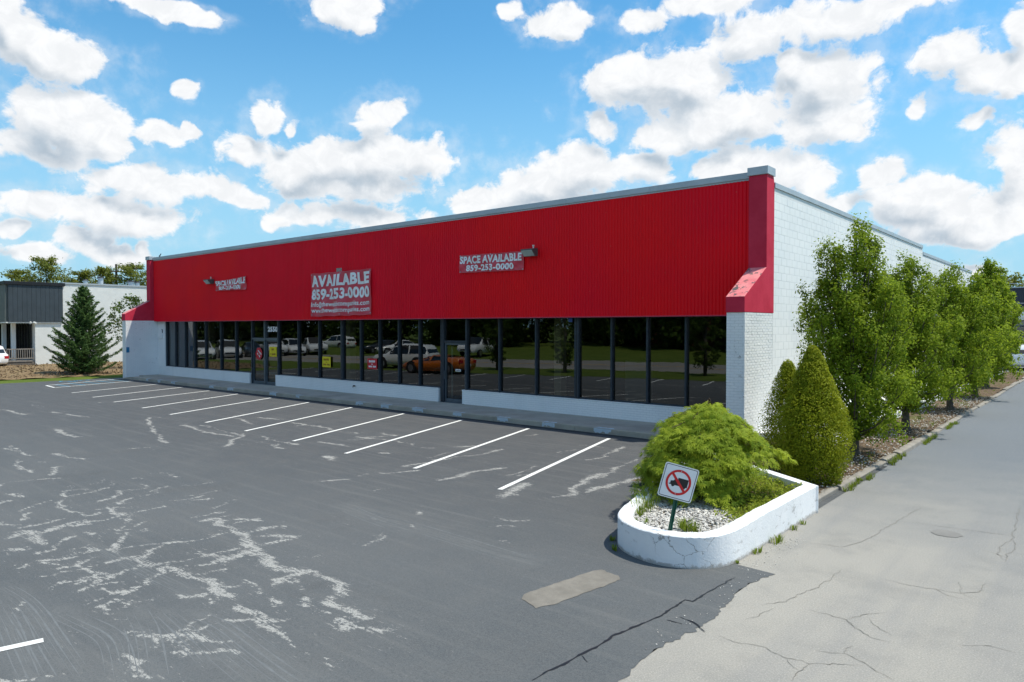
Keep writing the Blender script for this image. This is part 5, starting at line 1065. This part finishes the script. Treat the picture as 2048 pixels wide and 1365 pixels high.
# lace-leaf maple: drooping layered sprays of five-fingered leaves
rng = np.random.default_rng(77); r = random.Random(77)
maple = empty('japanese_maple', (-4.80, 10.33, .36), 0, 'bright green weeping lace leaf maple filling the planter', 'shrub')
mb = MB(); mb.tube([(0, 0, -.1), (.05, -.03, .25), (-.02, .04, .55), (.06, 0, .85)], .075, 9, .035)
stars = []; H_, W_ = 1.40, .93
for i in range(230):
    f = (i + .5) / 230; th = i * 2.399 + r.uniform(-.3, .3)
    el = math.asin(min(1, f * 1.0)); rr_ = r.uniform(.80, 1.06) if i % 4 else r.uniform(.45, .8)
    wob = (1 + .12 * math.sin(3 * th + 1) + .09 * math.sin(5 * th)) * (r.uniform(1.02, 1.26) if i % 7 == 0 else 1)
    ctr = np.array([math.cos(th) * math.cos(el) * W_ * rr_ * wob, math.sin(th) * math.cos(el) * W_ * rr_ * wob, (.16 + (H_ - .22) * math.sin(el) ** .9 * (.90 + .1 * rr_)) * r.uniform(.90, 1.03)])
    side_r = math.cos(th) * .76 + math.sin(th) * .65          # the driveway side is lifted clear of the ground cover
    if side_r > .2 and ctr[2] < .25 + .38 * side_r: continue
    if i % 3 == 0: mb.tube([(0, 0, .45), tuple(ctr * np.array([.45, .45, 1.0]) + np.array([0, 0, .10])), tuple(ctr)], .014, 5, .004, cap=False)
    outd = np.array([math.cos(th), math.sin(th), 0.]); side = np.array([-outd[1], outd[0], 0]); k = int(74 * r.uniform(.7, 1.25)); R_ = r.uniform(.17, .27)
    a = rng.uniform(0, 6.28, k); q = np.sqrt(rng.random(k)) * R_
    du = q * np.cos(a); ds = q * np.sin(a)
    drop = -.55 * np.maximum(du + R_ * .3, 0) ** 1.3 * 1.6 - .12 * (ds / R_) ** 2 * R_
    P = ctr + outd * du[:, None] + side * ds[:, None] + np.array([0, 0, 1.]) * (drop + rng.standard_normal(k) * .022)[:, None]
    t = .50 + r.uniform(-.24, .24) + .13 * rng.standard_normal(k) + .9 * (P[:, 2] - ctr[2]) + .2 * (rr_ - .9)
    stars.append((P, np.tile(outd * .8 + np.array([0, 0, -.55]), (k, 1)), t))
P = np.vstack([s[0] for s in stars]); AX = np.vstack([s[1] for s in stars]); T = np.concatenate([s[2] for s in stars]); keep = P[:, 2] > .02; P, AX, T = P[keep], AX[keep], T[keep]
n = len(P); N_ = rand_unit(n) * .55 + np.array([0, 0, .8]) + AX * np.array([.7, .7, 0]); N_ /= np.linalg.norm(N_, axis=1, keepdims=True)
A = AX + rand_unit(n) * .45; A = A - N_ * (A * N_).sum(1, keepdims=True); A /= np.linalg.norm(A, axis=1, keepdims=True); B = np.cross(N_, A)
V = []; L_ = .098 * rng.uniform(.7, 1.25, n)[:, None]
for ang, ln in ((-1.15, .62), (-.58, .88), (0., 1.), (.58, .88), (1.15, .62)):
    D = A * math.cos(ang) + B * math.sin(ang); S_ = -A * math.sin(ang) + B * math.cos(ang); D = D - N_ * .25 * ln
    V.append(np.stack([P, P + D * L_ * ln * .5 + S_ * L_ * .075, P + D * L_ * ln, P + D * L_ * ln * .5 - S_ * L_ * .075], 1))
V = np.stack(V, 1).reshape(-1, 3)
mb.build('trunk', M_BARK2, maple, True, local=True)
np_mesh('crown', V, np.arange(len(V)).reshape(-1, 4), L_MAPLE, maple, {'tint': np.repeat(np.clip(T, 0, 1), 20)}, off=(0, 0, 0))
# no-trucks sign leaning in the stones
sign = empty('road_sign', (-4.16, 7.90, .30), 0, 'leaning white no trucks sign on a green post in the planter', 'sign')
ux = Vector((math.cos(R(40.2)), math.sin(R(40.2)), 0)); un = Vector((math.sin(R(40.2)), -math.cos(R(40.2)), .0)); roll = R(-15.5)
px = ux * math.cos(roll) + Vector((0, 0, 1)) * math.sin(roll); pz = -ux * math.sin(roll) + Vector((0, 0, 1)) * math.cos(roll); sc_ = Vector((-4.065, 7.975, .985))
def S2(a, b, d=0.): return tuple(sc_ + px * a + pz * b + un * d)
def rrect(h, r_, n=5): return [(sx_ * (h - r_) + r_ * math.cos(t0 + t * math.pi / 2 / n), sy_ * (h - r_) + r_ * math.sin(t0 + t * math.pi / 2 / n)) for sx_, sy_, t0 in ((1, 1, 0), (-1, 1, math.pi / 2), (-1, -1, math.pi), (1, -1, 1.5 * math.pi)) for t in range(n + 1)]
HS = .213
def plate_solid(outl, d0, d1):
    m = MB(); k = len(outl); m.v = [S2(a, b, d0) for a, b in outl] + [S2(a, b, d1) for a, b in outl]
    m.f = [tuple(range(k)), tuple(range(2 * k - 1, k - 1, -1))] + [(i, (i + 1) % k, k + (i + 1) % k, k + i) for i in range(k)]; return m
M_SIGNW = paint('reflective_white', (.78, .80, .82), .35, .04); M_SIGNR = paint('sign_red', (.62, .012, .018), .35, .05); M_GREENP = paint('green_post_enamel', (.008, .085, .055), .35, .15, 8.)
pl = plate_solid(rrect(HS, .03), 0, .003).build('plate', M_SIGNW, sign)
def ring(o1, o2, d, name, mat):
    m = MB(); k = len(o1); m.v = [S2(a, b, d) for a, b in o1] + [S2(a, b, d) for a, b in o2]; m.f = [(i, (i + 1) % k, k + (i + 1) % k, k + i) for i in range(k)]; return m.build(name, mat, pl)
ring(rrect(HS - .013, .024), rrect(HS - .020, .019), .0045, 'border', M_BLACK)
truck = [(.118, .058), (.118, -.042), (.100, -.042), (.098, -.055), (.088, -.064), (.070, -.064), (.060, -.055), (.056, -.042), (-.035, -.042), (-.04, -.052), (-.052, -.062), (-.066, -.062), (-.078, -.052), (-.08, -.042), (-.112, -.042), (-.112, -.030), (-.098, -.030), (-.096, .004), (-.062, .010), (-.045, .036), (-.012, .036), (-.012, .058)]
m = MB(); m.poly([S2(a, b, .0045) for a, b in truck]); m.build('truck_symbol', M_BLACK, pl)
cr_ = lambda r_: [(r_ * math.cos(t), r_ * math.sin(t)) for t in np.linspace(0, 2 * math.pi, 49)[:-1]]
ring(cr_(.158), cr_(.130), .006, 'prohibition_ring', M_SIGNR)
c45 = math.cos(R(45)); m = MB(); e = .0155
m.poly([S2((s * .136 - t * e) * c45, (-s * .136 - t * e) * c45, .0058) for s, t in ((-1, -1), (1, -1), (1, 1), (-1, 1))]); m.build('slash', M_SIGNR, pl)
for b in (.145, -.145): MB().tube([S2(0, b, .002), S2(0, b, .012)], .006, 8).build('bolt', M_COPING, pl)
pbase = Vector((-4.165, 7.885, .22)); ptop = Vector(S2(0, .19, -.022)); up_ = (ptop - pbase).normalized(); sd_ = up_.cross(un).normalized(); nr_ = sd_.cross(up_)
chan = [(-.026, .0), (-.020, .0), (-.010, -.018), (.010, -.018), (.020, .0), (.026, 0), (.026, .004), (.018, .004), (.008, -.014), (-.008, -.014), (-.018, .004), (-.026, .004)]
m = MB(); k = len(chan); m.v = [tuple(pbase + sd_ * a + un * b) for a, b in chan] + [tuple(ptop + sd_ * a + un * b) for a, b in chan]; m.f = [tuple(range(k)), tuple(range(2 * k - 1, k - 1, -1))] + [(i, (i + 1) % k, k + (i + 1) % k, k + i) for i in range(k)]
m.build('post', M_GREENP, sign)

# ================================================================ NEIGHBOURING BUILDING ON THE LEFT
M_SLATE = paint('slate_blue_boards', (.040, .055, .068), .6, .15, 2.)
M_SLATE2 = paint('grey_green_boards', (.13, .145, .14), .6, .12, 2.)
M_NWHITE = paint('cream_white_brick_paint', (.74, .75, .73), .6, .06, 1.5, .2, 50.)
M_DECK = paint('grey_deck_timber', (.24, .22, .20), .85, .25, 6.)
nb = empty('neighbouring_building', (-63, 18.6, 0), 0, 'dark fronted white brick building beyond the spruce', 'building')
w_ = MB().box(-85, -59.01, 16.86, 34, -.1, 6.05).build('wall', M_NWHITE, nb)
brick_wall('brick_courses', M_NWHITE, w_, (-59.01, 16.86, 0), (0, 1, 0), (1, 0, 0), 14, 6.0, .203, .10)
MB().box(-85.1, -58.94, 18.62, 34, 6.052, 6.16).build('coping', M_COPING, nb)
bdw = .2825
for i in range(12): MB().box(-59.0, -58.86, 15.22 + i * bdw + .012, 15.22 + (i + 1) * bdw, 3.24, 5.86).build('board', M_SLATE, nb)
MB().box(-84, -58.99, 15.24, 18.61, 3.26, 5.86).build('fascia_box', M_BLACK, nb)
for i in range(44): MB().box(-59 - (i + 1) * .4 + .012, -59 - i * .4, 15.08, 15.235, 3.24, 5.86).build('board', M_SLATE2, nb)
MB().box(-84, -58.78, 15.0, 18.75, 5.865, 6.10).build('roof_edge', M_BLACK, nb, bevel=.01)
MB().box(-62.2, -61.2, 15.02, 15.07, 4.1, 5.0).build('sign_board', M_BLACK, nb)
MB().box(-84, -58.9, 15.1, 18.5, 3.16, 3.235).build('soffit', M_NWHITE, nb)
for x in (-60.1, -62.3, -64.6, -67.): MB().box(x - .13, x + .13, 15.7, 15.95, .5, 3.16).build('porch_post', M_NWHITE, nb)
gl2 = MB().box(-76, -59.6, 16.80, 16.84, .6, 3.1).build('shop_window', M_GLASS, nb)
for i in range(24): MB().box(-59.6 - i * .62 - .06, -59.6 - i * .62, 16.72, 16.80, .55, 3.14).build('mullion', M_BLACK, nb)
dk = MB().box(-70, -59.02, 15.12, 16.70, .42, .50).build('deck', M_DECK, nb)
MB().box(-70, -59.06, 15.16, 16.85, -.1, .418).build('skirting', paint('brown_block', (.15, .13, .11), .9, .2, 8.), nb)
for z in (.62, 1.28): MB().box(-59.12, -59.06, 15.15, 16.80, z, z + .07).build('rail', M_DECK, nb)
for i in range(13): MB().box(-59.11, -59.07, 15.15 + i * .135, 15.19 + i * .135, .5 if i % 12 == 0 else .69, 1.28).build('baluster', M_DECK, nb)
for i in range(30): MB().box(-59.2 - i * .2, -59.16 - i * .2, 15.16, 15.20, .5, 1.28).build('baluster', M_DECK, nb)
MB().box(-66, -59.13, 15.15, 15.21, 1.281, 1.35).build('rail', M_DECK, nb)
fl = MB().tube([(-58.86, 16.55, 3.2), (-58.7, 16.5, 3.16)], .07, 8).tube([(-58.86, 16.75, 3.2), (-58.7, 16.85, 3.16)], .07, 8).build('flood_light', M_NWHITE, nb)
for (y, h, r_) in ((21.2, .45, .16), (22.3, .7, .20), (24.6, .5, .22), (25.1, .45, .18)):
    v = MB().tube([(-62, y, 6.0), (-62, y, 6.1 + h)], r_, 10).build('roof_vent', M_COPING, nb); MB().tube([(-62, y, 6.1 + h), (-62, y, 6.2 + h)], r_ * 1.5, 10, r_ * .8).build('cap', M_BLACK, v)
pole = empty('utility_pole', (-108, 42, 0), 0, 'weathered wooden utility pole standing among the pines', 'utility pole')
MB().tube([(-107.2, 40.6, 0), (-107.2, 40.6, 11.7)], .19, 8, .15).build('shaft', M_BARK, pole); MB().box(-107.5, -106.9, 39.7, 41.5, 10.6, 10.75).build('crossarm', M_BARK2, pole)
tr_ = MB().tube([(-106.9, 41.0, 9.0), (-106.9, 41.0, 9.9)], .24, 10).build('transformer', M_COPING, pole)

# ================================================================ BUILDING AT THE END OF THE DRIVEWAY
fb = empty('rear_building', (0, 66, 0), 0, 'low building with dark fascia and white band closing the end of the driveway', 'building')
MB().box(-16, 26, 66.3, 84, 0, 5.7).build('wall', paint('dim_render', (.30, .29, .28), .8), fb)
for i in range(70): MB().box(-16 + i * .6 + .012, -16 + (i + 1) * .6, 65.92, 66.28, 4.13, 5.84).build('board', paint('navy_boards', (.030, .036, .052), .6, .15, 2.), fb)
MB().box(-16, 26, 65.95, 66.28, 3.42, 4.12).build('white_band', M_NWHITE, fb)
MB().box(-16.1, 26.1, 65.85, 84, 5.845, 5.92).build('roof_edge', M_COPING, fb)
for i in range(14): 
    w = MB().box(-15.5 + i * 3, -13.1 + i * 3, 66.24, 66.29, .5, 3.0).build('window', M_ALU, fb); MB().box(-15.4 + i * 3, -13.2 + i * 3, 66.20, 66.235, .6, 2.9).build('pane', M_GLASS, w)
wr = empty('power_line', (-3, 60, 5.5), 0, 'pair of thin sagging overhead wires in front of the far dark fascia', 'wires')
for z0, z1, s in ((6.45, 5.1, .35), (4.75, 4.6, .25)):
    MB().tube([(-9 + t * 16, 62 - t * 6, z0 + (z1 - z0) * t - s * math.sin(math.pi * t)) for t in np.linspace(0, 1, 14)], .018, 5).build('wire', M_COPING, wr)

# ================================================================ CARS
M_TYRE = paint('tyre_rubber', (.018, .018, .019), .85, .1); M_RIM = paint('alloy', (.45, .46, .48), .3, .05, metal=.8)
M_CARGL = paint('car_glass', (.012, .015, .018), .05, .05, spec=.8); M_TAIL = paint('tail_lamp', (.42, .01, .015), .2, .05); M_HEAD = paint('head_lamp', (.72, .74, .76), .12, .05)
def car_paint(n, c):
    p = paint(n, c, .22, .03, .6, spec=.55); p.node_tree.nodes['Principled BSDF'].inputs['Coat Weight'].default_value = .7; return p
CW = car_paint('white_car_paint', (.76, .77, .78)); CS = car_paint('silver_car_paint', (.42, .44, .46)); CB = car_paint('black_car_paint', (.015, .017, .02)); CO = car_paint('orange_car_paint', (.50, .13, .012)); CBL = car_paint('blue_car_paint', (.03, .10, .25))
SHAPES = {  # x along the car (0 rear .. 1 front): bottom, shoulder, roof heights, half-width and roof half-width
    'suv': (4.7, 1.9, [(0, .45, .85, .86, .80, .70), (.02, .36, 1.02, 1.10, .90, .72), (.08, .30, 1.04, 1.62, .94, .70), (.2, .24, 1.03, 1.70, .95, .71), (.45, .22, 1.0, 1.71, .95, .71), (.60, .22, .99, 1.60, .95, .68), (.74, .22, 1.0, 1.04, .95, .78), (.9, .26, .93, .95, .92, .72), (.98, .30, .74, .76, .84, .66), (1, .40, .62, .63, .76, .6)]),
    'sedan': (4.7, 1.82, [(0, .45, .82, .84, .74, .6), (.02, .34, .92, .96, .84, .66), (.16, .24, .96, 1.02, .90, .68), (.30, .21, .94, 1.38, .91, .60), (.45, .20, .92, 1.44, .91, .62), (.57, .20, .91, 1.36, .91, .60), (.72, .20, .90, .95, .90, .72), (.9, .24, .80, .83, .87, .68), (.98, .30, .66, .68, .78, .6), (1, .38, .56, .57, .7, .55)]),
    'pickup': (5.6, 1.98, [(0, .55, 1.08, 1.09, .92, .86), (.02, .48, 1.12, 1.13, .96, .88), (.20, .36, 1.12, 1.13, .98, .88), (.385, .34, 1.12, 1.15, .98, .86), (.40, .34, 1.12, 1.80, .98, .72), (.62, .34, 1.12, 1.84, .98, .73), (.74, .34, 1.13, 1.20, .98, .80), (.94, .38, 1.10, 1.14, .96, .78), (.99, .44, .95, .97, .92, .76), (1, .5, .8, .81, .88, .72)]),
    'sports': (4.5, 1.95, [(0, .38, .86, .90, .84, .66), (.04, .22, .92, .98, .93, .70), (.2, .18, .92, 1.02, .97, .62), (.38, .16, .84, 1.16, .96, .52), (.5, .15, .80, 1.17, .95, .54), (.62, .15, .78, .95, .95, .58), (.74, .15, .80, .82, .97, .70), (.9, .16, .66, .68, .95, .68), (.98, .18, .48, .49, .86, .62), (1, .24, .40, .41, .78, .56)])}
def car(shape, loc, rz, body, name, label, group=None, bumper=None):
    L, W, st = SHAPES[shape]; t = empty(name, loc, rz, label, 'car' if shape != 'pickup' else 'pickup', group)
    V = []; Fq = []
    st2 = []
    for a, b in zip(st[:-1], st[1:]):
        for k in range(2): st2.append(tuple(a[i] + (b[i] - a[i]) * k / 2 for i in range(6)))
    st2.append(st[-1])
    def wr_(s): return W / 2 * s[4], W / 2 * s[5]
    for s in st2:
        x = (s[0] - .5) * L; w, r_ = wr_(s); zb, zs, zr = s[1], s[2], s[3]
        half = [(0, zb), (w * .82, zb), (w * .97, zb + .10), (w, zb + (zs - zb) * .55), (w * .965, zs), (r_ * 1.0 + (w - r_) * .30, zs + (zr - zs) * .45), (r_, zs + (zr - zs) * .90), (r_ * .75, zr), (0, zr + .015)]
        V += [(x, y, z) for y, z in half] + [(x, -y, z) for y, z in half[-2:0:-1]]
    m_ = 16
    for i in range(len(st2) - 1):
        for j in range(m_): Fq.append((i * m_ + j, i * m_ + (j + 1) % m_, (i + 1) * m_ + (j + 1) % m_, (i + 1) * m_ + j))
    Fq += [tuple(reversed(range(m_))), tuple((len(st2) - 1) * m_ + j for j in range(m_))]
    mb = MB(); mb.v = V; mb.f = Fq; bd = mb.build('body', body, t, True, local=True)
    gi = [i for i, s in enumerate(st2) if s[3] - s[2] > .12]
    def P(i, j, off):
        s = st2[i]; w, r_ = wr_(s); zs, zr = s[2], s[3]; y0, z0 = w * .965, zs + .03; y1, z1 = r_ * 1.0 + (w - r_) * .30, zs + (zr - zs) * .45; y2, z2 = r_, zs + (zr - zs) * .86
        y, z = [(y0, z0), (y1, z1), (y2, z2)][j]; return ((s[0] - .5) * L, y + off, z)
    for sg in (1, -1):
        mb = MB()
        for a, b in zip(gi[:-1], gi[1:]):
            for j in (0, 1):
                q = [P(a, j, .012), P(b, j, .012), P(b, j + 1, .012), P(a, j + 1, .012)]; mb.poly([(x, y * sg, z) for x, y, z in q])
        mb.build('side_window', M_CARGL, t, local=True)
        mb = MB(); xm = (st2[gi[len(gi) // 2]][0] - .5) * L; s = st2[gi[len(gi) // 2]]; w, r_ = wr_(s)
        mb.v = [(xm - .05, sg * (w * .965 + .016), s[2] + .02), (xm + .05, sg * (w * .965 + .016), s[2] + .02), (xm + .05, sg * (r_ + .016), s[2] + (s[3] - s[2]) * .88), (xm - .05, sg * (r_ + .016), s[2] + (s[3] - s[2]) * .88)]; mb.f = [(0, 1, 2, 3)]; mb.build('pillar', body, t, local=True)
    def cross(ia, ib, name, mat):
        mb = MB(); A, B = st2[ia], st2[ib]; (wa, ra), (wb, rb) = wr_(A), wr_(B)
        za, zb_ = A[3], B[3]; xa, xb = (A[0] - .5) * L, (B[0] - .5) * L; d = .03 * (1 if xa < xb else 1)
        mb.poly([(xa, ra * .9, za + .02), (xb, rb * .9, zb_ + .02), (xb, -rb * .9, zb_ + .02), (xa, -ra * .9, za + .02)]).build(name, mat, t, local=True)
    cross(max(gi) - 1, max(gi) + 1 if max(gi) + 1 < len(st2) else max(gi), 'windscreen', M_CARGL); cross(min(gi), max(min(gi) - 1, 0), 'rear_window', M_CARGL)
    s0, s1 = st2[1], st2[-2]
    for sg in (1, -1):
        w0, w1 = wr_(s0)[0], wr_(s1)[0]
        MB().box(-L / 2 - .01, -L / 2 + .10, min(sg * w0 * .62, sg * w0 * 1.0), max(sg * w0 * .62, sg * w0 * 1.0), s0[2] - .22, s0[2] - .02).build('tail_lamp', M_TAIL, t, local=True, bevel=.02)
        MB().box(L / 2 - .22, L / 2 - .02, min(sg * w1 * .60, sg * w1 * .98), max(sg * w1 * .60, sg * w1 * .98), s1[2] - .14, s1[2] - .02).build('headlight', M_HEAD, t, local=True, bevel=.02)
    MB().box(-L / 2 - .012, -L / 2 + .05, -.27, .27, st2[1][2] - .42, st2[1][2] - .25).build('number_plate', M_SIGNW, t, local=True)
    MB().box(L / 2 - .09, L / 2 + .005, -.55, .55, s1[1] + .05, s1[1] + .22).build('grille', M_BLACK, t, local=True, bevel=.02)
    rw = .36 if shape in ('suv', 'pickup') else .33
    for xf in (.185, .80):
        for sg in (1, -1):
            x = (xf - .5) * L; y = sg * (W / 2 - .06)
            wh = MB().tube([(x, y - .11 * sg, rw), (x, y + .07 * sg, rw)], rw, 20).build('wheel', M_TYRE, t, local=True, bevel=.02)
            MB().tube([(x, y + .071 * sg, rw), (x, y + .078 * sg, rw)], rw * .66, 14).build('rim', M_RIM, wh, local=True)
            MB().tube([(x, y - .10 * sg, rw + .03), (x, y + .02 * sg, rw + .03)], rw + .07, 18).build('wheel_arch', M_BLACK, t, local=True)
    return t
car('suv', (-60.35, 13.55, -.03), R(200), CW, 'parked_car', 'white SUV cut by the left edge of the photo in front of the deck')
far_c = [('suv', (-4.6, 59.5, 0), 90, CW, 'white car at the end of the driveway behind the last hornbeam'), ('sedan', (-1.6, 60, 0), 90, CBL, 'blue car parked at the right edge by the rear building')]
for s_, l, a, c, lb in far_c: car(s_, l, R(a), c, 'parked_car', lb, 'cars in front of the rear building')

# ================================================================ WHAT THE SHOP WINDOWS MIRROR (street side, behind the camera)
MIR = [('sports', (-32.2, 5.7, .004), 170, CO, 'orange low sports car mirrored in the window beside the single door'), ('suv', (-37.6, 3.6, .012), 165, CW, 'white SUV mirrored just behind the orange sports car'), ('pickup', (-46.5, -13.5, .1), 75, CW, 'white pickup mirrored through the glass of the single door'), ('suv', (-73.5, -17, .1), 175, CW, 'white SUV mirrored in the window with the red notice'),
       ('sedan', (-55.5, -11.2, .1), 120, CW, 'white sedan mirrored two windows left of the orange car'), ('sedan', (-58.5, -11.6, .1), 110, CB, 'black car mirrored behind the white sedan')]
for s_, l, a, c, lb in MIR: car(s_, l, R(a), c, 'parked_car', lb, 'cars mirrored in the shopfront')
row = [('suv', CW, 'white SUV mirrored at the left end of the row in the glass'), ('suv', CW, 'second white SUV in the mirrored row'), ('sedan', CB, 'dark car between white ones in the mirrored row'), ('pickup', CW, 'white pickup mirrored in the double door'), ('suv', CW, 'white SUV mirrored behind the yellow notice of the double door'), ('pickup', CW, 'white pickup mirrored right of the double door')]
for i, (s_, c, lb) in enumerate(row):
    car(s_, (-63.2 + 1.1 * i - (1.4 * i), 5.4 - 2.55 * i, -.02), R(20), c, 'parked_car', lb, 'cars mirrored in the shopfront')
# clipped columnar trees on the verge
for i, (x, y, h) in enumerate([(-31.5, .9, 4.8), (-26.3, .4, 4.9), (-18.4, -2.9, 4.9)]):
    clump_tree('columnar_tree', (x, y, .02), h, 2.0, ['dark columnar tree mirrored right of the single door', 'dark columnar tree mirrored in the middle of the right windows', 'dark columnar tree mirrored in the last window by the pier'][i], 'columnar trees on the street verge', 80 + i, 3600, .13, L_BROAD, lumps=60, clear=.12)
big0 = None
for i, (x, y, h, w) in enumerate([(-112, -26, 15, 14), (-98, -30, 14, 13), (-86, -36, 16, 15), (-74, -38, 15, 14), (-62, -40, 14, 12), (-53, -44, 15, 13), (-22, -47, 13, 11), (-13, -44, 14, 12), (-128, -16, 16, 15), (-5, -40, 12, 10), (-136, 0, 14, 14), (-100, -8, 12, 11), (-118, 6, 12, 12), (-90, 2.5, 9, 9), (-78, -22, 9, 8), (-66, -30, 15, 14), (-45, -36, 14, 12), (-36, -33, 13, 11), (-28, -36, 15, 13), (-17, -34, 14, 12), (-105, -18, 14, 13), (-92, -20, 12, 12), (-57, -28, 13, 12), (-146, -14, 16, 16), (-2, -30, 13, 12)]):
    lbl = 'big green shade tree across the street, mirrored in the shopfront glass'
    if big0 is None: big0 = clump_tree('shade_tree', (x, y, .3), h, w, lbl, 'shade trees across the street', 90, 9000, .62, L_BROAD, lumps=90, clear=.06)
    else:
        c = copy_tree(big0); c.location = (x, y, .3); c.rotation_euler.z = i * 1.3; c.scale = (w / 14, w / 14, h / 15)
bb = empty('brick_building', (-36, -40, .3), R(-14), 'red brown brick building mirrored in the right hand windows', 'building')
M_BRK = paint('brown_brick', (.13, .055, .038), .9, .25, 5.)
MB().box(-11, 14, -6, 0, 0, 5.2).build('wall', M_BRK, bb, local=True); MB().box(-11.3, 14.3, -6.3, .3, 5.2, 7.4).build('roof', paint('dark_shingle', (.045, .042, .040), .9, .2, 3.), bb, local=True)
for i in range(6): MB().box(-9.5 + i * 4, -7.5 + i * 4, -.02, .05, 1.4, 3.4).build('window', M_CARGL, bb, local=True)
# small bird on the coping
bird = empty('bird', (-41.35, 18.0, 6.86), 0, 'tiny dark bird perched on the grey coping at the far end', 'bird')
mb = MB(); mb.tube([(-41.47, 18, 6.90), (-41.42, 18, 6.93), (-41.35, 18, 6.96), (-41.29, 18, 7.00), (-41.27, 18, 7.03), (-41.23, 18, 7.02)], .03, 8, .018); mb.tube([(-41.36, 17.99, 6.95), (-41.36, 17.99, 6.86)], .006, 4).tube([(-41.36, 18.02, 6.95), (-41.36, 18.02, 6.86)], .006, 4)
mb.build('bird_body', M_BLACK, bird, True)
